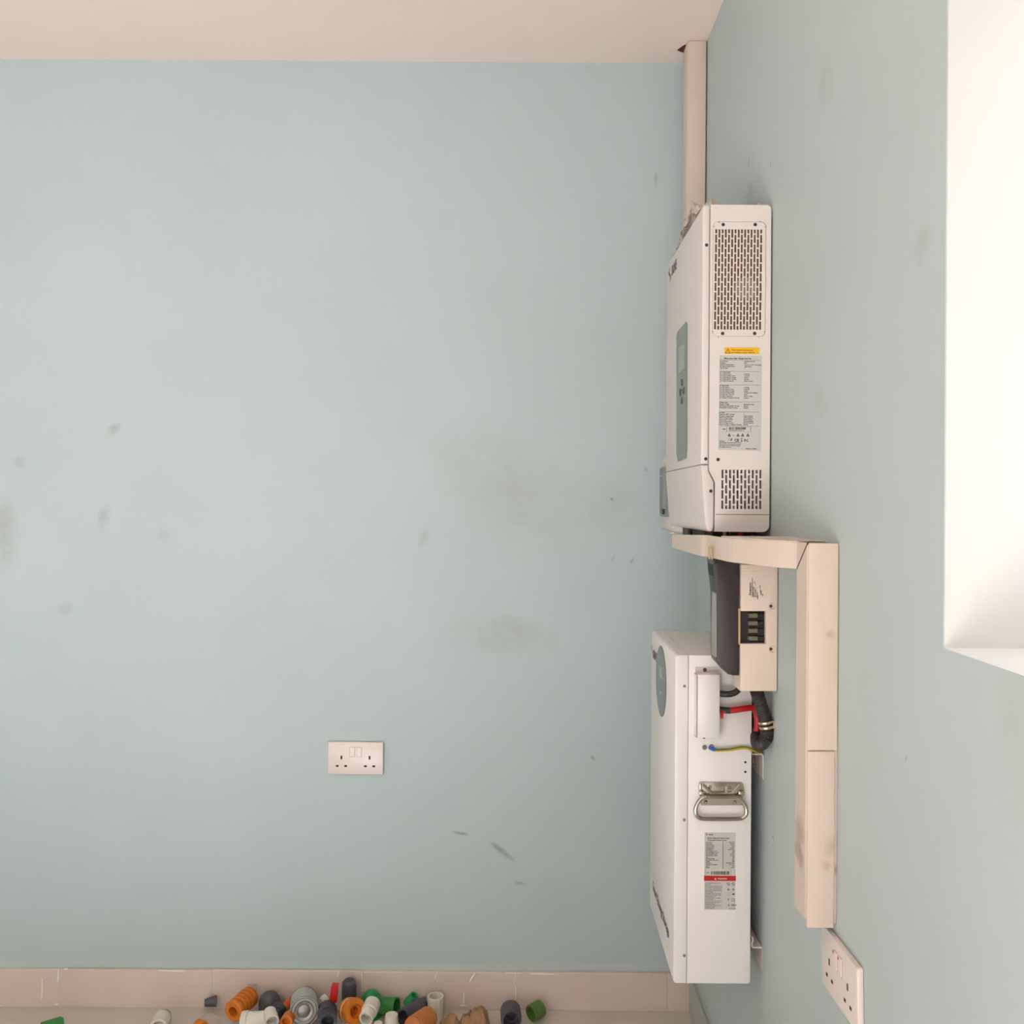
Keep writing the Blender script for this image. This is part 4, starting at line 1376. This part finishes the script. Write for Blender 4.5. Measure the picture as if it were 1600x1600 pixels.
# saddle clamp on the hose
cl = MB()
i0 = min(range(L), key=lambda i: (cpath[i] - W(1197.3, 1130, 1.64)).length)
ax = (cpath[i0 + 2] - cpath[i0 - 2]).normalized()
for s in (-0.0055, 0.0035):
    A = cpath[i0] + ax * s
    cl.lathe(A, A + ax * 0.0045, [(0, 0.0120), (0, 0.0136), (0.5, 0.0142), (1, 0.0136), (1, 0.0120)], 24)
cl.box((W(1208, 1125.5, 1.628).x, 1.626, W(1208, 1139, 1.628).z), (W(1212.5, 1125.5, 1.628).x, 1.632, W(1208, 1125.5, 1.628).z), 0.001, 1)
cl.build('clamp', mat('shiny_clamp_steel', (214, 190, 172), 0.2, 1.0), cc)
mb = MB()
q0 = [W(1212, 1126, 1.628), W(1214.8, 1131, 1.628), W(1214.6, 1142.5, 1.628), W(1211, 1136, 1.628)]
mb.add([(p.x, 1.6275, p.z) for p in q0] + [(p.x, 1.629, p.z) for p in q0], [(0, 1, 2, 3), (4, 5, 6, 7), (0, 1, 5, 4), (1, 2, 6, 5), (2, 3, 7, 6), (3, 0, 4, 7)])
mb.build('clamp_tail', mat('grey_clamp_tail', (110, 104, 96), 0.35, 0.5), cc)
# earth wire
ew = thing('earth_wire', 'yellow and green earth wire with a blue lug bolted to the battery', 'wire', W(1112, 1170, 1.683))
pth = smooth_path([W(1116, 1171.5, 1.684), W(1122, 1172.4, 1.684), W(1140, 1171.5, 1.684), W(1155, 1169, 1.684), W(1166, 1168.7, 1.685), W(1175, 1171.5, 1.685), W(1182, 1174.7, 1.692), W(1189.5, 1175.2, 1.70)], 6)
MB().tube(pth, 0.0024, 10).build('sheath', mat('yellow_green_sheath', (198, 162, 30), 0.4, vary=0.0), ew)
# the green stripe winds along the wire
off = []
for i, p in enumerate(pth):
    a = 0.8 + i * 0.13
    off.append(Vector(p) + Vector((0, -0.0012 * abs(math.cos(a * 0.4)) - 0.0006, 0.0012 * math.sin(a * 0.6) + 0.0006)))
MB().tube(off, 0.00145, 6).build('green_stripe', mat('green_wire_stripe', (92, 112, 24), 0.4), ew)
pth = [W(1107.5, 1168.2, 1.684), W(1111, 1169, 1.684), W(1114, 1170.4, 1.684), W(1117.8, 1172, 1.684)]
MB().tube(smooth_path(pth, 4), lambda t: 0.0026 + 0.0012 * math.sin(math.pi * t), 12).build('blue_lug', mat('blue_crimp_lug', (44, 98, 196), 0.4), ew)
x, z = W(1101, 1168, 1.688).x, W(1101, 1168, 1.688).z
MB().lathe((x, YT, z), (x, YT - 0.004, z), [(0, 0.0045), (0.5, 0.0045), (0.5, 0.0032), (1, 0.0030), (1, 0)], 16).build('ring_terminal', M_SCREWG, ew)
c = W(1112.5, 1167, 1.687)
MB().lathe((c.x, YT, c.z), (c.x, YT - 0.0012, c.z), [(0, 0.0030), (0, 0.0042), (1, 0.0042), (1, 0.0030)], 18).build('earth_mark', M_SCREWG, ew)
# bolt under the bracket
p = W(1177, 1185, 1.705)
tag(MB().lathe((p.x, 1.706, p.z + 0.009), (p.x, 1.706, p.z - 0.008), [(0, 0), (0, 0.0028), (0.7, 0.0028), (0.7, 0.0042), (1, 0.0042), (1, 0)], 12).build('bracket_bolt', mat('rusty_bolt', (130, 96, 76), 0.5, 0.4)),
    'small rusty bolt under the upper battery bracket', 'bolt')

# ------------------------------------------------------------------ plumbing fittings on the floor
M_GRN = mat('green_pipe_plastic', (58, 136, 66), 0.45, vary=0.06, scale=40)
M_GRN2 = mat('bright_green_plastic', (42, 150, 84), 0.45, vary=0.05, scale=40)
M_GRN3 = mat('olive_green_plastic', (84, 118, 50), 0.55, vary=0.15, scale=60)
M_DGR = mat('dark_grey_pvc', (84, 80, 88), 0.45, vary=0.06, scale=40)
M_DGR2 = mat('charcoal_pvc', (66, 68, 76), 0.45, vary=0.06, scale=40)
M_ORG = mat('orange_plastic', (224, 124, 34), 0.45, vary=0.08, scale=40)
M_ORG2 = mat('dusty_orange_plastic', (204, 126, 66), 0.55, vary=0.12, scale=40)
M_WPV = mat('white_pvc', (234, 226, 212), 0.4, vary=0.03, scale=40)
M_TIN = mat('tin_plate', (160, 156, 152), 0.36, 1.0)
M_PAPER = mat('grey_can_label', (196, 198, 190), 0.6, vary=0.05, scale=80)
M_CARD = mat('brown_cardboard', (168, 130, 94), 0.9, vary=0.12, scale=30)
M_REDH = mat('red_valve_plastic', (206, 34, 30), 0.4)
M_CLEAR = mat('clear_plastic_bag', (236, 232, 226), 0.15, alpha=0.28)
FG = 'loose pipe fittings along the skirting'


def hollow(r, ri, bore=0.6, lip=0.0):
    """open coupler: mouth at t = 0"""
    return [(bore, 0.0), (bore, ri), (0.0, ri), (0.0, r + lip), (0.12, r + lip), (0.13, r), (1.0, r), (1.0, 0.0)]


def fitting(name, label, A, Bp, prof, m, seg=28, cat='pipe fitting', flat=False):
    o = MB().lathe(A, Bp, prof, seg, flat).build(name, m)
    return tag(o, label, cat, FG)


def floor_y(px, py):
    dx, dy = unroll(px, py)
    return EYE * F / dy


# green pipe end, far along the skirting
A = rest(99, 1597, 0.0155); Bq = A + Vector((-0.040, -0.030, 0))
fitting('green_pipe_end', 'green pipe end lying alone at the far end of the skirting', A, Bq, [(0, 0), (0, 0.011), (0.12, 0.0152), (1, 0.0152), (1, 0.011), (0.6, 0.011), (0.6, 0)], M_GRN)
# white elbow beside it
A = rest(251, 1595, 0.0215)
el = MB().lathe(A + Vector((0.006, -0.03, 0)), A + Vector((0, 0.012, 0.0)), hollow(0.0215, 0.0165, 0.7), 26)
el.lathe(A + Vector((0, 0.012, 0)), A + Vector((-0.006, 0.02, 0)), [(0, 0.0215), (0.5, 0.019), (1, 0.010), (1, 0)], 26)
tag(el.build('white_elbow', M_WPV), 'white plastic pipe elbow standing apart with its mouth forward', 'pipe fitting', FG)
# small dark plug by the skirting, wrapped in clear film
A = P(320, 1567, 2.362); Bq = P(338, 1564, 2.368)
A.z = max(A.z, 0.013); Bq.z = max(Bq.z, 0.014)
fitting('dark_plug', 'small dark grey plug beside the orange ribbed stack', A, Bq, [(0.4, 0), (0.4, 0.007), (0, 0.0075), (0, 0.0095), (1, 0.0145), (1, 0)], M_DGR)
mb = MB()
n1, n2 = 18, 10
for i in range(n1 + 1):
    for j in range(n2 + 1):
        u, v = i / n1, j / n2
        p = P(297 + 48 * u, 1584, 2.31)
        x = p.x
        y = 2.285 + 0.06 * v
        h = 0.003 + 0.026 * math.sin(math.pi * u) * math.sin(math.pi * v) * (0.7 + 0.5 * noise.noise((x * 50, y * 50, 0)))
        mb.v.append((x, y, max(0.001, h)))
for i in range(n1):
    for j in range(n2):
        a = i * (n2 + 1) + j
        mb.f.append((a, a + n2 + 1, a + n2 + 2, a + 1)); mb.sm.append(True)
tag(mb.build('plastic_bag', M_CLEAR), 'crumpled clear plastic bag on the floor before the dark plug', 'plastic bag')
A = rest(318, 1605, 0.0135)
fitting('orange_ring', 'small orange ring low in front of the clear bag', A, A + Vector((-0.02, 0.012, 0)), hollow(0.0135, 0.009, 0.6), M_ORG)
# orange ribbed stack
A = P(364, 1581, 2.288); Bq = P(390.5, 1557, 2.356)
prof = [(0.5, 0), (0.5, 0.0115), (0, 0.0125), (0.0, 0.0225), (0.03, 0.0255)]
for k in range(5):
    t0 = 0.06 + k * 0.188
    prof += [(t0, 0.0262), (t0 + 0.11, 0.0258), (t0 + 0.125, 0.0195), (t0 + 0.165, 0.0195), (t0 + 0.18, 0.0258)]
prof += [(1.0, 0.0235), (1.0, 0)]
fitting('orange_ribbed_stack', 'orange ribbed stack of caps leaning on the skirting', A, Bq, prof, M_ORG)
for k, (dx_, dy_) in enumerate(((0, 0.017), (-0.015, -0.008), (0.014, -0.009))):
    pass
# shiny clear scrap behind it
mb = MB()
for i in range(9):
    for j in range(7):
        u, v = i / 8, j / 6
        p = P(386 + 15 * u, 1537 + 14 * v, 2.379)
        mb.v.append((p.x, 2.379 + 0.006 * noise.noise((p.x * 120, p.z * 120, 3)), p.z + 0.003 * noise.noise((p.x * 90, 2, p.z * 90))))
for i in range(8):
    for j in range(6):
        a = i * 7 + j
        mb.f.append((a, a + 7, a + 8, a + 1)); mb.sm.append(True)
tag(mb.build('clear_scrap', M_CLEAR), 'scrap of clear wrap behind the orange ribbed stack', 'plastic scrap')


def upright(name, label, px, ptop, r, Y, prof_top, m, seg=28):
    """a piece standing on the floor, seen from its top at photograph row ptop"""
    h = P(px, ptop, Y).z
    x = P(px, ptop + 15, Y).x
    return fitting(name, label, (x, Y, 0.0005), (x, Y, h), prof_top, m, seg)


dome = lambda r: [(0, 0), (0, r)] + [(0.55 + 0.45 * math.sin(a), r * math.cos(a)) for a in [i * math.pi / 16 for i in range(0, 9)]]
upright('grey_domed_cap', 'dark grey domed cap between orange stack and tin can', 421, 1549, 0.0275, 2.352, dome(0.0275), M_DGR)
A = P(428, 1590, 2.292); Bq = P(438, 1575, 2.318)
fitting('grey_bushing', 'short charcoal bushing in front of the domed grey cap', A, Bq, [(0.5, 0), (0.5, 0.011), (0, 0.012), (0, 0.0165), (0.5, 0.0165), (0.5, 0.0195), (1, 0.0195), (1, 0)], M_DGR2)
# white tee with its mouth forward
tee = thing('white_tee', 'white plastic tee fitting with a round mouth beside the orange stack', 'pipe fitting', rest(410, 1600, 0.026), FG)
C = P(404, 1594, 2.262)
C.z = max(C.z, 0.024)
MB().lathe(C + Vector((-0.040, 0.004, -0.004)), C + Vector((0.034, -0.002, 0.004)), [(0.3, 0), (0.3, 0.016), (0, 0.0165), (0, 0.0225), (0.2, 0.0225), (0.21, 0.020), (0.8, 0.020), (0.81, 0.0225), (1, 0.0225), (1, 0.017), (0.7, 0.017), (0.7, 0)], 26).build('run', M_WPV, tee)
D = P(425, 1597, 2.215)
MB().lathe(D, D + Vector((-0.016, 0.036, 0.004)), [(0.6, 0), (0.6, 0.0125), (0, 0.0135), (0, 0.0170), (0.55, 0.0170), (0.56, 0.0155), (1, 0.0155), (1, 0)], 26).build('branch', M_WPV, tee)
# orange pieces behind and beside the can
A = P(441, 1579, 2.345); Bq = P(455, 1563, 2.362)
fitting('orange_spigot', 'slim orange spigot wedged behind the tin can', A, Bq, [(0, 0), (0, 0.010), (0.3, 0.0115), (1, 0.0115), (1, 0)], mat('red_orange_plastic', (220, 96, 30), 0.45))
A = P(447, 1597, 2.24); Bq = P(452, 1589, 2.268)
fitting('orange_collar', 'orange collar with a white seal in front of the tin can', A, Bq, hollow(0.0155, 0.010, 0.5), M_ORG)
# tin can
can = thing('tin_can', 'small tin can with a ringed silver base pointing forward', 'can', rest(475, 1585, 0.034))
A = P(475, 1581, 2.268); Bq = P(474.5, 1563, 2.352)
A.z = max(A.z, 0.0365)
Bq.z = max(Bq.z, 0.040)
MB().lathe(A, Bq, [(0.02, 0.0348), (0.05, 0.0335), (0.97, 0.0335), (0.98, 0.0348), (1, 0.0345), (1, 0)], 40).build('side', M_TIN, can)
MB().lathe(A, Bq, [(0.12, 0.0338), (0.9, 0.0338)], 40).build('paper_label', M_PAPER, can)
MB().lathe(A, Bq, [(0.03, 0.0), (0.03, 0.013), (0.045, 0.015), (0.02, 0.019), (0.02, 0.022), (0.05, 0.024), (0.05, 0.030), (0.0, 0.0325), (0.0, 0.0348), (0.03, 0.0348)], 40).build('base', M_TIN, can)
# white scrap right of the can
A = P(503, 1566, 2.352); Bq = P(511, 1559, 2.362)
fitting('white_plug', 'little white plug tucked between tin can and red lever', A, Bq, [(0, 0), (0, 0.011), (0.6, 0.013), (1, 0.012), (1, 0)], M_WPV)
# ball valve with red lever
bv = thing('ball_valve', 'charcoal ball valve with an upright red lever', 'valve', rest(512, 1590, 0.03), FG)
A = P(512, 1597, 2.225); Bq = P(511, 1578, 2.30)
MB().lathe(A, Bq, [(0.4, 0), (0.4, 0.014), (0, 0.0155), (0, 0.0225), (0.25, 0.0245), (0.27, 0.021), (0.5, 0.021), (0.55, 0.0255), (0.95, 0.0255), (1.0, 0.021), (1, 0)], 12).build('body', M_DGR2, bv)
mb = MB()
Yl = 2.30
pl = [P(513.5, 1567, Yl), P(526, 1567, Yl), P(527.5, 1553, Yl), P(528.6, 1538.5, Yl), P(519, 1537.5, Yl), P(517, 1543, Yl), P(515.8, 1553, Yl)]
mb.prism([(p.x, p.z) for p in pl], Yl, Yl + 0.009, 0.0015, 2)
mb.build('red_lever', M_REDH, bv)
# tall grey pipe
upright('grey_pipe', 'tall dark grey pipe stub standing by the red lever', 545.5, 1531, 0.0188, 2.360, [(0, 0), (0, 0.0188), (0.86, 0.0188), (0.95, 0.0175), (1, 0.013), (1, 0)], M_DGR)
# orange union with white seal
A = P(556, 1580, 2.268); Bq = P(545, 1578.5, 2.296)
un = thing('orange_union', 'orange union nut with a white seal facing forward', 'pipe fitting', rest(552, 1590, 0.03), FG)
MB().lathe(A, Bq, [(0.75, 0), (0.75, 0.010), (0.2, 0.011), (0.2, 0.016), (0.0, 0.017), (0.0, 0.0285), (0.1, 0.0305), (0.55, 0.0305)], 14, True).build('nut', M_ORG, un)
MB().lathe(A.lerp(Bq, 0.55), A.lerp(Bq, 0.72), [(0, 0.0290), (0.1, 0.0300), (0.9, 0.0300), (1, 0.0290)], 30).build('seal', M_WPV, un)
MB().lathe(A.lerp(Bq, 0.72), A.lerp(Bq, 1.2), [(0, 0.0300), (0.6, 0.0300), (1, 0.022), (1, 0)], 14, True).build('back_nut', M_ORG, un)
# green domed cap
upright('green_domed_cap', 'large green domed cap against the skirting', 580, 1547, 0.0262, 2.358, dome(0.0262), M_GRN2)
# white threaded adapter
A = P(571.5, 1592, 2.245); Bq = P(583, 1567, 2.306)
prof = [(0.4, 0), (0.4, 0.013), (0, 0.0135), (0, 0.0165)]
for k in range(5):
    prof += [(0.03 + k * 0.07, 0.0178), (0.06 + k * 0.07, 0.0162)]
prof += [(0.42, 0.0165), (0.44, 0.0205), (0.95, 0.0205), (1, 0.017), (1, 0)]
fitting('white_threaded_adapter', 'white threaded adapter lying before the green domed cap', A, Bq, prof, M_WPV)
# green coupler
A = P(620, 1572.5, 2.352); Bq = P(597, 1572, 2.3635)
fitting('green_coupler', 'short green coupler with its dark mouth turned sideways', A, Bq, [(0.6, 0), (0.6, 0.0165), (0, 0.0175), (0, 0.0212), (1, 0.0212), (1, 0)], M_GRN)
# white couplers at the front
A = rest(610, 1603, 0.017)
C = P(612, 1585, 2.262)
fitting('white_coupler', 'short white coupler standing before the green coupler', (C.x - 0.002, 2.262, 0.0005), C, [(0, 0), (0, 0.0165), (0.93, 0.0165), (1, 0.0150), (1, 0)], M_WPV)
C = P(591, 1597.5, 2.232)
fitting('white_pipe_stub', 'low white pipe stub at the foot of the threaded adapter', (C.x, 2.232, 0.0005), C, [(0, 0), (0, 0.011), (0.9, 0.011), (1, 0.009), (1, 0)], M_WPV)
# dark tee and green spout
A = P(631, 1590, 2.290); Bq = P(655, 1573, 2.348)
fitting('grey_coupling', 'dark grey coupling lying between green coupler and white sleeve', A, Bq, [(0.45, 0), (0.45, 0.0165), (0, 0.0175), (0, 0.0222), (0.2, 0.0222), (0.21, 0.0205), (0.8, 0.0205), (0.81, 0.0222), (1, 0.0222), (1, 0)], M_DGR)
A = P(647.5, 1555.5, 2.362); Bq = P(637.5, 1569, 2.368)
fitting('green_spout', 'small bright green spout resting on the dark grey coupling', A, Bq, [(0.5, 0), (0.5, 0.0065), (0, 0.0075), (0, 0.0112), (0.5, 0.0130), (0.55, 0.0142), (1, 0.0142), (1, 0)], M_GRN2)
A = P(657, 1569, 2.366); Bq = P(667, 1565, 2.371)
fitting('grey_reducer', 'small purple grey reducer behind the white sleeve', A, Bq, [(0, 0), (0, 0.012), (0.5, 0.0135), (1, 0.0135), (1, 0)], mat('purple_grey_pvc', (96, 88, 100), 0.5))
# white octagonal sleeve
Yc = 2.345
C = P(680.5, 1556, Yc)
fitting('white_octagonal_sleeve', 'white octagonal sleeve standing upright and open at the top', (C.x, Yc, 0.0005), C, [(0.35, 0), (0.35, 0.0165), (1.0, 0.0172), (1.0, 0.0212), (0.78, 0.0205), (0, 0.0195), (0, 0)], M_WPV, 10)
# dusty orange ribbed end
A = P(672, 1588, 2.285); Bq = P(645, 1606, 2.215)
prof = [(0, 0), (0, 0.014), (0.02, 0.021), (0.08, 0.0252)]
for k in range(6):
    prof += [(0.12 + k * 0.14, 0.0262), (0.19 + k * 0.14, 0.0262), (0.20 + k * 0.14, 0.0245), (0.25 + k * 0.14, 0.0245)]
prof += [(1, 0.025), (1, 0)]
A.z = max(A.z, 0.0275); Bq.z = max(Bq.z, 0.0275)
fitting('dusty_orange_end', 'dusty orange ribbed pipe end leaning before the white sleeve', A, Bq, prof, M_ORG2)
# crumpled cardboard, two torn pieces


def crumple(name, label, outline, Yc, dep, seed):
    mb = MB()
    pts = [P(px, py, Yc) for px, py in outline]
    nn_ = 14
    zs = [p.z for p in pts]
    x0, x1 = pts[0].x, pts[-1].x
    nx, ny = 13, 6
    for i in range(nx + 1):
        u = i / nx
        x = x0 + (x1 - x0) * u
        # top height from the outline
        h = 0.0
        for a, b in zip(pts, pts[1:]):
            if a.x <= x <= b.x + 1e-9:
                t = (x - a.x) / max(1e-9, b.x - a.x)
                h = a.z + (b.z - a.z) * t
        h = max(h, 0.003)
        for j in range(ny + 1):
            v = j / ny
            s = math.sin(math.pi * min(1, v * 1.25)) if v < 0.8 else 0.0
            prof_h = h * (1 - abs(2 * v - 0.9) ** 2.4) if v < 0.95 else h * 0.05
            jx = 0.009 * noise.noise((x * 90, v * 7, seed))
            mb.v.append((x + jx, Yc - dep / 2 + dep * v + 0.005 * noise.noise((x * 80, v * 4, seed + 3)), max(0.001, prof_h * (1 + 0.34 * noise.noise((x * 110, v * 8, seed + 7))))))
    for i in range(nx):
        for j in range(ny):
            a = i * (ny + 1) + j
            mb.f.append((a, a + ny + 1, a + ny + 2, a + 1)); mb.sm.append(False)
    return tag(mb.build(name, M_CARD), label, 'cardboard')


crumple('torn_cardboard', 'low torn piece of brown cardboard next to the white sleeve', [(686, 1600), (694, 1594), (703, 1584), (712, 1583), (716, 1592), (719, 1600)], 2.29, 0.06, 1.0)
crumple('crumpled_cardboard', 'taller crumpled brown cardboard with a pointed torn corner', [(719, 1594), (727, 1584), (733, 1580), (737, 1584), (742, 1575), (750, 1572), (753, 1573.5), (754, 1567), (757, 1576), (761, 1581), (763, 1598)], 2.305, 0.07, 4.0)
# dark grey socket with its mouth forward
A = rest(799, 1594, 0.0262); Bq = A + Vector((-0.003, 0.046, 0.0))
fitting('grey_socket', 'dark grey pipe socket with its round mouth facing forward, near the green sleeve', A, Bq, [(0.75, 0), (0.75, 0.012), (0.45, 0.0135), (0.45, 0.0185), (0, 0.020), (0, 0.0242), (0.08, 0.0262), (1, 0.0262), (1, 0)], M_DGR)
# olive green sleeve at the end of the row
A = rest(829.5, 1584.5, 0.0205) ; A.z = 0.0212
Bq = A + Vector((0.026, 0.022, 0.003))
fitting('green_sleeve', 'short olive green sleeve alone at the end of the row', A, Bq, [(0.75, 0), (0.75, 0.0155), (0, 0.0165), (0, 0.0205), (1, 0.0205), (1, 0)], M_GRN3)
